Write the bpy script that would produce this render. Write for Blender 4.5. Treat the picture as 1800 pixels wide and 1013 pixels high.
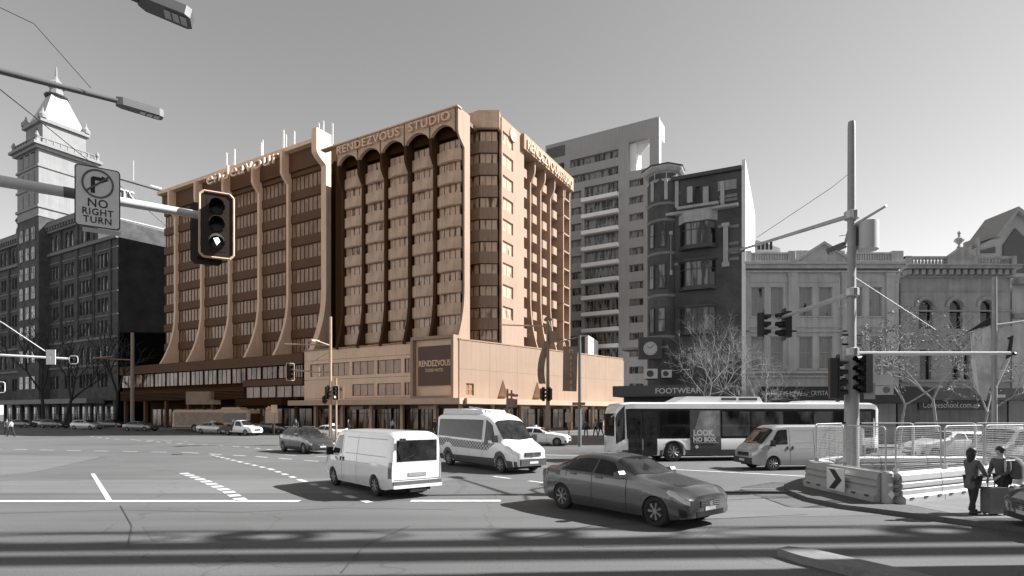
import bpy, bmesh, math, random
from mathutils import Vector, Matrix
R = math.radians
random.seed(7)
for o in list(bpy.data.objects): bpy.data.objects.remove(o)
scn = bpy.context.scene
COL = scn.collection
# ---------------------------------------------------------------- camera
F = 1000.0; HX = 900.0; HY = 727.0; CH = 2.5       # focal length, horizon and eye height measured on the photograph
cam = bpy.data.cameras.new('camera'); camo = bpy.data.objects.new('camera', cam); COL.objects.link(camo)
camo.location = (0, 0, CH); camo.rotation_euler = (R(90), 0, 0)
cam.sensor_width = 36; cam.lens = 20.0; cam.shift_y = (HY-506.5)/1800.0
cam.clip_start = 0.1; cam.clip_end = 3000
scn.camera = camo
# ---------------------------------------------------------------- sky and sun
SUN_AZ = math.atan2(0.055, 1.0); SUN_EL = R(39)
w = bpy.data.worlds.new("World"); scn.world = w; w.use_nodes = True
nt = w.node_tree; bg = nt.nodes['Background']
sky = nt.nodes.new('ShaderNodeTexSky'); sky.sky_type = 'NISHITA'; sky.sun_disc = False
sky.sun_elevation = SUN_EL; sky.sun_rotation = R(90)-SUN_AZ
sky.air_density = 1.0; sky.dust_density = 0.2; sky.ozone_density = 1.0
bw = nt.nodes.new('ShaderNodeRGBToBW'); nt.links.new(sky.outputs[0], bw.inputs[0]); nt.links.new(bw.outputs[0], bg.inputs[0])
bg.inputs[1].default_value = 0.1
sl = bpy.data.lights.new('sun', 'SUN'); sl.energy = 5.0; sl.angle = R(0.5); sl.color = (1, 1, 0.995)
so = bpy.data.objects.new('sun', sl); COL.objects.link(so)
sdir = Vector((math.cos(SUN_EL)*math.cos(SUN_AZ), math.cos(SUN_EL)*math.sin(SUN_AZ), math.sin(SUN_EL)))
so.rotation_euler = sdir.to_track_quat('Z', 'Y').to_euler(); so.location = (60, 0, 60)
scn.view_settings.view_transform = 'Standard'; scn.view_settings.look = 'None'; scn.view_settings.gamma = 1
scn.view_settings.exposure = 1.05
# ---------------------------------------------------------------- materials
MATS = {}
def mat(name, c, rough=.8, var=.12, scale=2.0, bump=0.0, metal=0.0, coat=0.0, emit=0.0, streak=0.0, coord='Object', spec=.5, c2=None):
    if name in MATS: return MATS[name]
    if not isinstance(c, (tuple, list)): c = (c, c, c)
    m = bpy.data.materials.new(name); m.use_nodes = True; n = m.node_tree; b = n.nodes['Principled BSDF']
    b.inputs['Roughness'].default_value = rough; b.inputs['Metallic'].default_value = metal
    b.inputs['Coat Weight'].default_value = coat; b.inputs['Specular IOR Level'].default_value = spec
    if var > 0:
        tc = n.nodes.new('ShaderNodeTexCoord')
        no = n.nodes.new('ShaderNodeTexNoise'); no.inputs['Scale'].default_value = scale; no.inputs['Detail'].default_value = 7; no.inputs['Roughness'].default_value = .65
        n.links.new(tc.outputs[coord], no.inputs[0])
        rp = n.nodes.new('ShaderNodeMapRange'); rp.inputs[1].default_value = .3; rp.inputs[2].default_value = .7
        n.links.new(no.outputs[0], rp.inputs[0])
        mx = n.nodes.new('ShaderNodeMix'); mx.data_type = 'RGBA'
        d = c2 or tuple(min(1, x*(1+var)) for x in c)
        mx.inputs[6].default_value = (*[x*(1-var) for x in c], 1); mx.inputs[7].default_value = (*d, 1)
        n.links.new(rp.outputs[0], mx.inputs[0]); out = mx.outputs[2]
        if streak > 0:
            mp = n.nodes.new('ShaderNodeMapping'); mp.inputs['Scale'].default_value = (3, 3, .12)
            n.links.new(tc.outputs[coord], mp.inputs[0])
            n2 = n.nodes.new('ShaderNodeTexNoise'); n2.inputs['Scale'].default_value = 1.0; n2.inputs['Detail'].default_value = 5
            n.links.new(mp.outputs[0], n2.inputs[0])
            r2 = n.nodes.new('ShaderNodeMapRange'); r2.inputs[1].default_value = .35; r2.inputs[2].default_value = .7; r2.inputs[3].default_value = 1-streak; r2.inputs[4].default_value = 1.0
            n.links.new(n2.outputs[0], r2.inputs[0])
            m2 = n.nodes.new('ShaderNodeMix'); m2.data_type = 'RGBA'; m2.blend_type = 'MULTIPLY'; m2.inputs[0].default_value = 1
            n.links.new(out, m2.inputs[6]); n.links.new(r2.outputs[0], m2.inputs[7]); out = m2.outputs[2]
        n.links.new(out, b.inputs['Base Color'])
        if bump > 0:
            n3 = n.nodes.new('ShaderNodeTexNoise'); n3.inputs['Scale'].default_value = scale*9; n3.inputs['Detail'].default_value = 4
            n.links.new(tc.outputs[coord], n3.inputs[0])
            bp = n.nodes.new('ShaderNodeBump'); bp.inputs['Strength'].default_value = bump; bp.inputs['Distance'].default_value = .02
            n.links.new(n3.outputs[0], bp.inputs['Height']); n.links.new(bp.outputs[0], b.inputs['Normal'])
    else: b.inputs['Base Color'].default_value = (*c, 1)
    if emit > 0:
        b.inputs['Emission Color'].default_value = (*c, 1); b.inputs['Emission Strength'].default_value = emit
    MATS[name] = m; return m
def pane_mat(name, dark, light, share=.5, rough=.06, stripe=7.0, spec=.5):
    """window glass over curtains and dark rooms, with painted glints on the warehouse, different from window to window"""
    m = bpy.data.materials.new(name); m.use_nodes = True; n = m.node_tree; b = n.nodes['Principled BSDF']
    b.inputs['Roughness'].default_value = rough; b.inputs['Specular IOR Level'].default_value = spec
    tc = n.nodes.new('ShaderNodeTexCoord'); oi = n.nodes.new('ShaderNodeObjectInfo')
    mp = n.nodes.new('ShaderNodeMapping'); mp.inputs['Scale'].default_value = (stripe*.22, 1, .35)
    ad = n.nodes.new('ShaderNodeVectorMath'); ad.operation = 'ADD'
    cb = n.nodes.new('ShaderNodeCombineXYZ'); ml = n.nodes.new('ShaderNodeMath'); ml.operation = 'MULTIPLY'; ml.inputs[1].default_value = 57.0
    n.links.new(oi.outputs['Random'], ml.inputs[0]); n.links.new(ml.outputs[0], cb.inputs[0]); n.links.new(ml.outputs[0], cb.inputs[1])
    n.links.new(tc.outputs['Object'], mp.inputs[0]); n.links.new(mp.outputs[0], ad.inputs[0]); n.links.new(cb.outputs[0], ad.inputs[1])
    no = n.nodes.new('ShaderNodeTexNoise'); no.inputs['Scale'].default_value = 1.0; no.inputs['Detail'].default_value = 3
    n.links.new(ad.outputs[0], no.inputs[0])
    rp = n.nodes.new('ShaderNodeMapRange'); rp.inputs[1].default_value = .62-share*.35; rp.inputs[2].default_value = .72-share*.35
    n.links.new(no.outputs[0], rp.inputs[0])
    mp2 = n.nodes.new('ShaderNodeMapping'); mp2.inputs['Scale'].default_value = (9, 1, .3); n.links.new(tc.outputs['Object'], mp2.inputs[0])
    n2 = n.nodes.new('ShaderNodeTexNoise'); n2.inputs['Scale'].default_value = 1.5; n.links.new(mp2.outputs[0], n2.inputs[0])
    lt = n.nodes.new('ShaderNodeMix'); lt.data_type = 'RGBA'
    lt.inputs[6].default_value = (*[x*.6 for x in light], 1); lt.inputs[7].default_value = (*[x*1.2 for x in light], 1); n.links.new(n2.outputs[0], lt.inputs[0])
    mx = n.nodes.new('ShaderNodeMix'); mx.data_type = 'RGBA'; mx.inputs[6].default_value = (*dark, 1)
    n.links.new(lt.outputs[2], mx.inputs[7]); n.links.new(rp.outputs[0], mx.inputs[0]); n.links.new(mx.outputs[2], b.inputs['Base Color'])
    MATS[name] = m; return m
def brick_mat(name, c1, c2, mort, scale=4.5, rough=.9):
    m = bpy.data.materials.new(name); m.use_nodes = True; n = m.node_tree; b = n.nodes['Principled BSDF']; b.inputs['Roughness'].default_value = rough
    tc = n.nodes.new('ShaderNodeTexCoord'); sp = n.nodes.new('ShaderNodeSeparateXYZ'); cb = n.nodes.new('ShaderNodeCombineXYZ')
    a = n.nodes.new('ShaderNodeMath'); a.operation = 'ADD'
    n.links.new(tc.outputs['Object'], sp.inputs[0]); n.links.new(sp.outputs[0], a.inputs[0]); n.links.new(sp.outputs[1], a.inputs[1])
    n.links.new(a.outputs[0], cb.inputs[0]); n.links.new(sp.outputs[2], cb.inputs[1])
    br = n.nodes.new('ShaderNodeTexBrick'); br.inputs['Scale'].default_value = scale; br.inputs['Color1'].default_value = (*c1, 1); br.inputs['Color2'].default_value = (*c2, 1); br.inputs['Mortar'].default_value = (*mort, 1)
    n.links.new(cb.outputs[0], br.inputs[0])
    no = n.nodes.new('ShaderNodeTexNoise'); no.inputs['Scale'].default_value = .5; no.inputs['Detail'].default_value = 8; n.links.new(tc.outputs['Object'], no.inputs[0])
    rp = n.nodes.new('ShaderNodeMapRange'); rp.inputs[1].default_value = .3; rp.inputs[2].default_value = .7; rp.inputs[3].default_value = .6; rp.inputs[4].default_value = 1.3; n.links.new(no.outputs[0], rp.inputs[0])
    mx = n.nodes.new('ShaderNodeMix'); mx.data_type = 'RGBA'; mx.blend_type = 'MULTIPLY'; mx.inputs[0].default_value = 1
    n.links.new(br.outputs[0], mx.inputs[6]); n.links.new(rp.outputs[0], mx.inputs[7]); n.links.new(mx.outputs[2], b.inputs['Base Color'])
    MATS[name] = m; return m
def g(v): return (v, v, v)
def T(v, k=1.0): return (v, v*(.70), v*(.51))      # the warm orange-brown of the hotel block
M_WHITE = mat('white_paint', .72, .5, .06); M_LGREY = mat('light_grey_metal', .5, .45, .1, metal=.0)
M_STEEL = mat('galvanised_steel', .42, .4, .15, 5, metal=.5); M_POLE = mat('grey_pole_paint', .3, .5, .1)
M_BLACK = mat('black_plastic', .012, .45, .1); M_DARK = mat('dark_metal', .05, .5, .15); M_RUB = mat('tyre_rubber', .02, .85, .2, 8)
M_RIM = mat('alloy', .55, .3, .05, metal=.8); M_CHROME = mat('chrome', .7, .12, 0, metal=1)
M_CGLASS = mat('car_glass', .004, .05, .5, 2.6, spec=.4, c2=(.035,.035,.035)); M_UNDER = mat('underbody', .01, .9, 0)  # lighter blotches in the car glass stand for reflections and headrests
M_LAMP = mat('headlamp_glass', .6, .1, .1, 12, coat=.6); M_TAIL = mat('tail_lamp', .12, .15, .1, coat=.5)
M_SEAM = mat('panel_gap', .02, .8, 0); M_PLATE = mat('number_plate', .55, .5, .05)
M_MARK = mat('road_paint', .52, .7, .25, 3.0, coord='Object')
M_LIT = mat('lit_lens', (.9, .9, .85), .3, 0, emit=1.2)
M_LENS = mat('dark_lens', .02, .2, 0, coat=.5)
M_WIRE = mat('cable', .05, .7, 0)
# ---------------------------------------------------------------- mesh helpers
class MB:
    def __init__(s): s.v = []; s.f = []
    def quad(s, a, b, c, d): n = len(s.v); s.v += [tuple(a), tuple(b), tuple(c), tuple(d)]; s.f.append((n, n+1, n+2, n+3)); return s
    def poly(s, pts): n = len(s.v); s.v += [tuple(p) for p in pts]; s.f.append(tuple(range(n, n+len(pts)))); return s
    def box(s, x0, y0, z0, x1, y1, z1, rz=0, org=None):
        P = [(x0,y0,z0),(x1,y0,z0),(x1,y1,z0),(x0,y1,z0),(x0,y0,z1),(x1,y0,z1),(x1,y1,z1),(x0,y1,z1)]
        if org is not None:
            c, sn = math.cos(rz), math.sin(rz); P = [(org[0]+c*x-sn*y, org[1]+sn*x+c*y, org[2]+z) for x, y, z in P]
        n = len(s.v); s.v += P
        s.f += [tuple(n+i for i in q) for q in ((0,3,2,1),(4,5,6,7),(0,1,5,4),(1,2,6,5),(2,3,7,6),(3,0,4,7))]; return s
    def tube(s, p, q, r, r2=None, n=10, cap=True):
        p = Vector(p); q = Vector(q); r2 = r if r2 is None else r2; d = (q-p)
        if d.length < 1e-6: return s
        d.normalize(); u = d.cross(Vector((0,0,1)) if abs(d.z) < .9 else Vector((1,0,0))).normalized(); w_ = d.cross(u)
        k = len(s.v)
        for c, rr in ((p, r), (q, r2)):
            for i in range(n):
                a = 2*math.pi*i/n; s.v.append(tuple(c+u*(rr*math.cos(a))+w_*(rr*math.sin(a))))
        for i in range(n): j = (i+1) % n; s.f.append((k+i, k+n+i, k+n+j, k+j))
        if cap: s.f.append(tuple(k+i for i in range(n))); s.f.append(tuple(k+n+i for i in reversed(range(n))))
        return s
    def path(s, pts, r, n=8):
        for a, b in zip(pts[:-1], pts[1:]): s.tube(a, b, r, n=n)
        return s
    def lathe(s, c, prof, n=16, axis='Z'):
        k = len(s.v)
        for r, h in prof:
            for i in range(n):
                a = 2*math.pi*(i+.5)/n
                if axis == 'Z': s.v.append((c[0]+r*math.cos(a), c[1]+r*math.sin(a), c[2]+h))
                elif axis == 'Y': s.v.append((c[0]+r*math.cos(a), c[1]+h, c[2]+r*math.sin(a)))
                else: s.v.append((c[0]+h, c[1]+r*math.cos(a), c[2]+r*math.sin(a)))
        for m_ in range(len(prof)-1):
            for i in range(n):
                j = (i+1) % n; q = (k+m_*n+i, k+m_*n+j, k+(m_+1)*n+j, k+(m_+1)*n+i)
                s.f.append(q if axis != 'Y' else q[::-1])
        s.f.append(tuple(k+i for i in range(n))[::-1]); s.f.append(tuple(k+(len(prof)-1)*n+i for i in range(n)))
        return s
    def prism(s, poly, t0, t1, axis='Y'):
        """poly in the plane across axis, extruded from t0 to t1"""
        def P(a, b, t): return (a, t, b) if axis == 'Y' else ((t, a, b) if axis == 'X' else (a, b, t))
        n = len(poly); k = len(s.v)
        s.v += [P(a, b, t0) for a, b in poly]+[P(a, b, t1) for a, b in poly]
        s.f.append(tuple(range(k, k+n))); s.f.append(tuple(range(k+2*n-1, k+n-1, -1)))
        for i in range(n): j = (i+1) % n; s.f.append((k+i, k+n+i, k+n+j, k+j))
        return s
    def wall(s, x0, x1, z0, z1, holes, y=0.0, depth=.25):
        """front wall with rectangular or arched openings: (x0,x1,z0,z1[,arch])"""
        xs = sorted({x0, x1, *[h[0] for h in holes], *[h[1] for h in holes]}); zs = sorted({z0, z1, *[h[2] for h in holes], *[h[3] for h in holes]})
        xs = [x for x in xs if x0-1e-6 <= x <= x1+1e-6]; zs = [z for z in zs if z0-1e-6 <= z <= z1+1e-6]
        for k in range(len(zs)-1):
            zc = (zs[k]+zs[k+1])/2; run = None
            hh = [h for h in holes if h[2] < zc < h[3]]
            for i in range(len(xs)-1):
                xc = (xs[i]+xs[i+1])/2; inside = any(h[0] < xc < h[1] for h in hh)
                if not inside and run is None: run = xs[i]
                if inside and run is not None: s.quad((run,y,zs[k]),(xs[i],y,zs[k]),(xs[i],y,zs[k+1]),(run,y,zs[k+1])); run = None
            if run is not None: s.quad((run,y,zs[k]),(xs[-1],y,zs[k]),(xs[-1],y,zs[k+1]),(run,y,zs[k+1]))
        Y = y+depth
        for h in holes:
            a, b, c, d = h[:4]
            s.quad((a,y,c),(a,y,d),(a,Y,d),(a,Y,c)); s.quad((b,y,c),(b,Y,c),(b,Y,d),(b,y,d)); s.quad((a,y,c),(a,Y,c),(b,Y,c),(b,y,c))
            if len(h) > 4 and h[4]:
                r = (b-a)/2; cx = (a+b)/2; zc = d-r*h[4]; N = 10; pr = None
                for i in range(N+1):
                    t = math.pi*i/N; p = (cx-r*math.cos(t), zc+r*h[4]*math.sin(t)*.995)
                    if pr: s.quad((pr[0],y,pr[1]),(p[0],y,p[1]),(p[0],y,d),(pr[0],y,d)); s.quad((pr[0],y,pr[1]),(pr[0],Y,pr[1]),(p[0],Y,p[1]),(p[0],y,p[1]))
                    pr = p
            else: s.quad((a,y,d),(b,y,d),(b,Y,d),(a,Y,d))
        s.quad((x0,y,z0),(x0,y,z1),(x0,Y,z1),(x0,Y,z0)); s.quad((x1,y,z0),(x1,Y,z0),(x1,Y,z1),(x1,y,z1)); s.quad((x0,y,z1),(x1,y,z1),(x1,Y,z1),(x0,Y,z1))
        return s
    def mesh(s, name, m, smooth=False):
        me = bpy.data.meshes.new(name); me.from_pydata(s.v, [], s.f)
        if m: me.materials.append(m)
        bm = bmesh.new(); bm.from_mesh(me); bmesh.ops.remove_doubles(bm, verts=bm.verts, dist=1e-5) if smooth else None
        if smooth: bmesh.ops.recalc_face_normals(bm, faces=bm.faces)
        bm.to_mesh(me); bm.free()
        if smooth:
            for p in me.polygons: p.use_smooth = True
            if hasattr(me, 'set_sharp_from_angle'): me.set_sharp_from_angle(angle=R(40))
        return me
    def build(s, name, m, parent=None, loc=None, rz=0, smooth=False):
        return link(name, s.mesh(name, m, smooth), parent, loc, rz)
def parts(mb, name, m, parent=None, loc=None, rz=0, smooth=False):
    """one object for every separate piece collected in the builder"""
    par = list(range(len(mb.v)))
    def find(i):
        while par[i] != i: par[i] = par[par[i]]; i = par[i]
        return i
    for f in mb.f:
        for j in f[1:]: par[find(j)] = find(f[0])
    gr = {}
    for f in mb.f: gr.setdefault(find(f[0]), []).append(f)
    out = []
    for fs in gr.values():
        q = MB(); ix = {}
        for f in fs:
            for j in f:
                if j not in ix: ix[j] = len(q.v); q.v.append(mb.v[j])
            q.f.append(tuple(ix[j] for j in f))
        out.append(q.build(name, m, parent, loc, rz, smooth))
    return out
def link(name, me, parent=None, loc=None, rz=0):
    o = bpy.data.objects.new(name, me); COL.objects.link(o)
    if parent is not None: o.parent = parent
    if loc is not None: o.location = loc
    if rz: o.rotation_euler = (0, 0, rz)
    return o
def tag(o, label=None, cat=None, group=None, kind=None):
    if label: o['label'] = label
    if cat: o['category'] = cat
    if group: o['group'] = group
    if kind: o['kind'] = kind
    return o
def thing(name, label, cat, loc=(0,0,0), rz=0, group=None):
    o = bpy.data.objects.new(name, None); COL.objects.link(o); o.location = loc; o.rotation_euler = (0,0,rz); o.empty_display_size = .3
    return tag(o, label, cat, group)
KIDS = {}
def copy_tree(o, parent=None):
    c = o.copy(); COL.objects.link(c); c.parent = parent
    for ch in [x for x in bpy.data.objects if x.parent == o and x != c]: copy_tree(ch, c)
    return c
def G(px, py, z=0.0):                    # ground point seen at a pixel of the photograph
    d = (CH-z)*F/(py-HY); return Vector(((px-HX)/F*d, d, z))
def A(px, py, d): return Vector(((px-HX)/F*d, d, CH-(py-HY)*d/F))
def text(name, s, size, m, parent=None, loc=(0,0,0), rot=(R(90),0,0), ext=.03, sx=1.0, align='LEFT', space=1.0, bold=0.0):
    c = bpy.data.curves.new(name, 'FONT'); c.body = s; c.size = size; c.extrude = ext; c.align_x = align; c.space_character = space; c.offset = bold; c.resolution_u = 3
    o = bpy.data.objects.new(name, c); COL.objects.link(o)
    dg = bpy.context.evaluated_depsgraph_get(); me = bpy.data.meshes.new_from_object(o.evaluated_get(dg)); bpy.data.objects.remove(o)
    me.materials.clear(); me.materials.append(m)
    o = link(name, me, parent, loc); o.rotation_euler = rot; o.scale = (sx, 1, 1); return o
WC = {}
def window(parent, x, z, w_, h, y, fm, pm, nx=2, nz=1, fw=.06, name='window', rz=0, fd=.08, bars=None):
    """window frame mesh with its pane; x,z is the lower left corner"""
    k = (round(w_,2), round(h,2), nx, nz, fw, fm.name, pm.name, str(bars))
    if k not in WC:
        f = MB(); f.box(0,0,0,fw,fd,h); f.box(w_-fw,0,0,w_,fd,h); f.box(fw,0,0,w_-fw,fd,fw); f.box(fw,0,h-fw,w_-fw,fd,h)
        for i in range(1, nx): a = w_*i/nx; f.box(a-fw*.4,.003,fw,a+fw*.4,fd,h-fw)
        for i in range(1, nz):
            b = h*i/nz if not bars else h*bars[i-1]; f.box(fw,.006,b-fw*.4,w_-fw,fd-.003,b+fw*.4)
        p = MB().quad((.01,fd*.6,.01),(w_-.01,fd*.6,.01),(w_-.01,fd*.6,h-.01),(.01,fd*.6,h-.01))
        WC[k] = (f.mesh('window', fm), p.mesh('pane', pm))
    o = link(name, WC[k][0], parent, (x, y, z), rz); link('pane', WC[k][1], o); return o
# ================================================================ GROUND AND ROADS
def asphalt(name, base, patch=.25):
    m = bpy.data.materials.new(name); m.use_nodes = True; n = m.node_tree; b = n.nodes['Principled BSDF']; b.inputs['Roughness'].default_value = .82
    tc = n.nodes.new('ShaderNodeTexCoord')
    def noise(sc, det=6, mp=None):
        no = n.nodes.new('ShaderNodeTexNoise'); no.inputs['Scale'].default_value = sc; no.inputs['Detail'].default_value = det
        if mp:
            q = n.nodes.new('ShaderNodeMapping'); q.inputs['Scale'].default_value = mp; n.links.new(tc.outputs['Object'], q.inputs[0]); n.links.new(q.outputs[0], no.inputs[0])
        else: n.links.new(tc.outputs['Object'], no.inputs[0])
        return no.outputs[0]
    def rng(src, a, b_, lo, hi):
        r = n.nodes.new('ShaderNodeMapRange'); r.inputs[1].default_value = a; r.inputs[2].default_value = b_; r.inputs[3].default_value = lo; r.inputs[4].default_value = hi; n.links.new(src, r.inputs[0]); return r.outputs[0]
    def mul(a, b_):
        q = n.nodes.new('ShaderNodeMath'); q.operation = 'MULTIPLY'; n.links.new(a, q.inputs[0]); n.links.new(b_, q.inputs[1]); return q.outputs[0]
    v = mul(rng(noise(.12), .35, .65, 1-patch*.6, 1+patch*.5), rng(noise(28, 3), .2, .8, .74, 1.24))
    v = mul(v, rng(noise(.9, 5, (.15, 1.6, 1)), .35, .65, .9, 1.08))
    vo = n.nodes.new('ShaderNodeTexVoronoi'); vo.feature = 'DISTANCE_TO_EDGE'; vo.inputs['Scale'].default_value = .16
    q = n.nodes.new('ShaderNodeMix'); q.data_type = 'RGBA'; q.inputs[0].default_value = .12
    nn = n.nodes.new('ShaderNodeTexNoise'); nn.inputs['Scale'].default_value = .8; n.links.new(tc.outputs['Object'], nn.inputs[0])
    n.links.new(tc.outputs['Object'], q.inputs[6]); n.links.new(nn.outputs['Color'], q.inputs[7])
    sc = n.nodes.new('ShaderNodeVectorMath'); sc.operation = 'ADD'; s2 = n.nodes.new('ShaderNodeVectorMath'); s2.operation = 'SCALE'; s2.inputs['Scale'].default_value = 1.6
    n.links.new(nn.outputs['Color'], s2.inputs[0]); n.links.new(tc.outputs['Object'], sc.inputs[0]); n.links.new(s2.outputs[0], sc.inputs[1]); n.links.new(sc.outputs[0], vo.inputs[0])
    v = mul(v, rng(vo.outputs['Distance'], .0, .006, .72, 1.0))
    # oil drips and darker sealed joints
    v = mul(v, rng(noise(1.7, 2), .70, .80, 1.0, .8))
    a = n.nodes.new('ShaderNodeMath'); a.operation = 'MULTIPLY'; a.inputs[1].default_value = base; n.links.new(v, a.inputs[0])
    n.links.new(a.outputs[0], b.inputs['Base Color'])
    bp = n.nodes.new('ShaderNodeBump'); bp.inputs['Strength'].default_value = .35; bp.inputs['Distance'].default_value = .01
    n.links.new(noise(60, 3), bp.inputs['Height']); n.links.new(bp.outputs[0], b.inputs['Normal']); MATS[name] = m; return m
M_ROAD = asphalt('asphalt', .122); M_PATCH = asphalt('asphalt_patch', .11, .15); M_PATCH2 = asphalt('asphalt_pale', .155, .15)
M_PAVE = mat('paving', .16, .85, .2, 1.5, .2); M_KERB = mat('kerb_stone', .2, .8, .25, 3, .3); M_GROUND = mat('city_ground', .1, .9, .2, .2)
def struct(name, mb, m, **k): return tag(mb.build(name, m, **k), kind='structure')
struct('ground', MB().quad((-1200,-900,-.05),(1200,-900,-.05),(1200,1600,-.05),(-1200,1600,-.05)), M_GROUND)
struct('road', MB().quad((-260,-60,0),(150,-60,0),(150,200,0),(-260,200,0)), M_ROAD)
def patch(name, pts, m, z=.004):
    return struct(name, MB().poly([(*G(*p)[:2], z) for p in pts]), m)
patch('road_patch', [(0,846),(640,841),(800,842),(700,868),(0,868)], M_PATCH2)
patch('road_patch', [(1090,866),(1430,880),(1560,905),(1240,912),(1010,880)], M_PATCH2)
patch('road_patch', [(0,800),(180,803),(60,830),(0,836)], M_PATCH2)
# painted lines
def line(pts, wd, name='road_marking', dash=None, z=.009, m=M_MARK):
    mb = MB(); P = [G(*p) if len(p) == 2 else Vector((p[0], p[1], 0)) for p in pts]
    for a, b in zip(P[:-1], P[1:]):
        d = (b-a); L = d.length; d.normalize(); nrm = Vector((-d.y, d.x, 0))*wd/2; t = 0
        while t < L-.01:
            e = min(L, t+(dash[0] if dash else L)); p = a+d*t; q = a+d*e
            mb.quad((*(p+nrm)[:2], z), (*(p-nrm)[:2], z), (*(q-nrm)[:2], z), (*(q+nrm)[:2], z)); t += (dash[0]+dash[1]) if dash else L
    return struct(name, mb, m)
line([(-60,881.5),(527,881.5)], .36); line([(722,881),(880,881)], .36, z=.01); line([(163,833),(192,880)], .14)
line([(-20,789.5),(330,796),(450,803),(640,818)], .2, dash=(1.2,1.1))
line([(240,775),(330,781),(430,786),(560,800)], .18, dash=(.9,1.1))
line([(372,800),(420,812),(475,825),(530,845),(610,872),(650,884)], .22, dash=(.6,.6))
line([(322,832),(360,846),(400,864),(425,880)], .34, dash=(.55,.35))
line([(160,768),(200,772),(330,777)], .2, dash=(1.0,1.8)); line([(60,762),(330,765)], .2, dash=(2,3))
line([(0,757.5),(210,757.5)], .3)
line([(868,838),(1010,856)], .2, dash=(1,1)); line([(1170,825),(1420,838)], .25); line([(960,800),(1160,806)], .25, dash=(2,1.5)); line([(1165,800),(1260,802)], .3)
line([(500,800),(640,806)], .18, dash=(1,1.4))
line([(1180,884),(1440,872)], .06, 'road_joint', m=M_PATCH, z=.012)
M_TAR = mat('tar_seam', .065, .6, .2, 4)
for q in ([(0,903),(210,897),(420,901),(610,893),(800,897)],[(225,962),(232,925),(212,890)],[(900,952),(1040,925),(1210,915),(1420,905)],[(600,1008),(640,960),(720,925)],[(60,815),(150,811),(190,803)],[(640,830),(560,812),(480,806)]): line(q, .025, 'tar_seam', m=M_TAR, z=.011)
patch('road_patch', [(250,925),(430,921),(470,948),(270,953)], M_PATCH, .0045); patch('road_patch', [(1000,948),(1130,944),(1180,958),(1030,963)], M_PATCH, .0045)
tag(MB().lathe((*G(312,799)[:2], .006), [(.33,0),(.33,.012)], 20).build('manhole_cover', M_DARK), 'round dark iron access cover set flush in the road left of the dashed line', 'manhole cover')
def slab(name, pts, m, h=.13, z0=-.02):
    return struct(name, MB().prism([tuple(p) for p in pts][::-1], z0, h, 'Z'), m)
cA, sA = math.cos(R(-29.75)), math.sin(R(-29.75))
C0 = Vector((-6, 65, 0))
def wA(x, y): return (C0.x+cA*x-sA*y, C0.y+sA*x+cA*y)
slab('pavement', [wA(-200,-3.6), wA(-.6,-3.6), (C0.x+4.6+.7015*36, C0.y-5.0+.7127*36), (30,100), (-60,150)], M_PAVE)
slab('pavement', [(9,44.5),(22,40.8),(140,40.8),(140,60),(20,62)], M_PAVE)
slab('kerb', [(9.0,44.1),(22,40.4),(140,40.4),(140,40.78),(22.05,40.78),(9.1,44.45)], M_KERB, .125)
# the corner island behind the barriers and the kerb nose in front
isl = [G(1378,858), G(1400,848), G(1440,842), (17,21.5), (34,21.5), (34,9.9), (10.9,11.6), G(1560,905), G(1480,895), G(1420,882), G(1388,869)]
slab('traffic_island', [(p[0], p[1]) for p in isl], M_PATCH, .12)
slab('pavement', [(10.2,15.3),(11.4,17.6),(17,20.6),(34,20.6),(34,12.6),(10.6,12.9)], M_PAVE, .126)
kn = [G(1366,978), G(1385,974), G(1425,978), G(1575,1013), G(1660,1034), G(1590,1034), G(1495,1013), G(1405,991)]
slab('kerb_nose', [(p[0], p[1]) for p in kn], M_KERB, .14)
line([(1180,866),(1390,866)], .25, 'median_kerb', m=M_KERB, z=.03)
# ================================================================ HOTEL
H_WALL = mat('hotel_render_shaded', T(.82), .85, .10, .35, 0, streak=.12); H_LIT = mat('hotel_render_sunlit', T(.36), .85, .08, .25, streak=.12)  # same wall: paler copy for shaded faces, darker copy for sunlit faces
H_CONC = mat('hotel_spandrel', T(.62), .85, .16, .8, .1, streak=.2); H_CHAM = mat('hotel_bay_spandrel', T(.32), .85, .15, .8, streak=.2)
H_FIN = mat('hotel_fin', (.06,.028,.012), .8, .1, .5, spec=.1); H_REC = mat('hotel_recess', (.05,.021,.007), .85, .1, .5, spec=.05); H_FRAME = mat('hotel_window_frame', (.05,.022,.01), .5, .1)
H_OFIN = mat('office_fin', T(.8), .8, .08, .4, streak=.1); H_OSPAN = mat('office_spandrel', (.115,.052,.023), .8, .12, .5); H_OPOD = mat('office_podium_wall', (.11,.05,.022), .8, .15, .4)
H_SIGN = mat('hotel_letters', T(.8), .5, .05); H_PANEL = mat('hotel_sign_panel', (.085,.036,.016), .5, .06)
H_ROOF = mat('hotel_roof', T(.2), .9, .2, .5); H_SHOP = mat('shop_front', (.15,.08,.045), .6, .3, .8)
P_HOT = pane_mat('hotel_pane', (.10,.05,.028), T(.62), .85, .1); P_OFF = pane_mat('office_pane', (.2,.11,.06), (.33,.2,.125), .6, .15, 5)
P_POD = pane_mat('podium_pane', (.3,.17,.1), (.42,.25,.16), .5, .15); P_SHOP = pane_mat('shop_pane', (.06,.03,.014), T(.42), .5, .1, 6)
P_RIB = pane_mat('ribbon_pane', (.05,.02,.008), (.3,.18,.11), .45, .1, 4)
def sA_(px, y=0): r = (px-900)/1000; return (65*r+6+cA*0+.868*r*y-.496*y)/(.868+.496*r)
def sB_(px): r = (px-900)/1000; return (6+65*r)/(.7015-.7127*r)
AB = R(75.2)
hotel = thing('hotel_building', 'orange-brown corner hotel block with projecting bay windows and dark fins above a pale podium', 'hotel', C0, R(-29.75))
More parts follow.
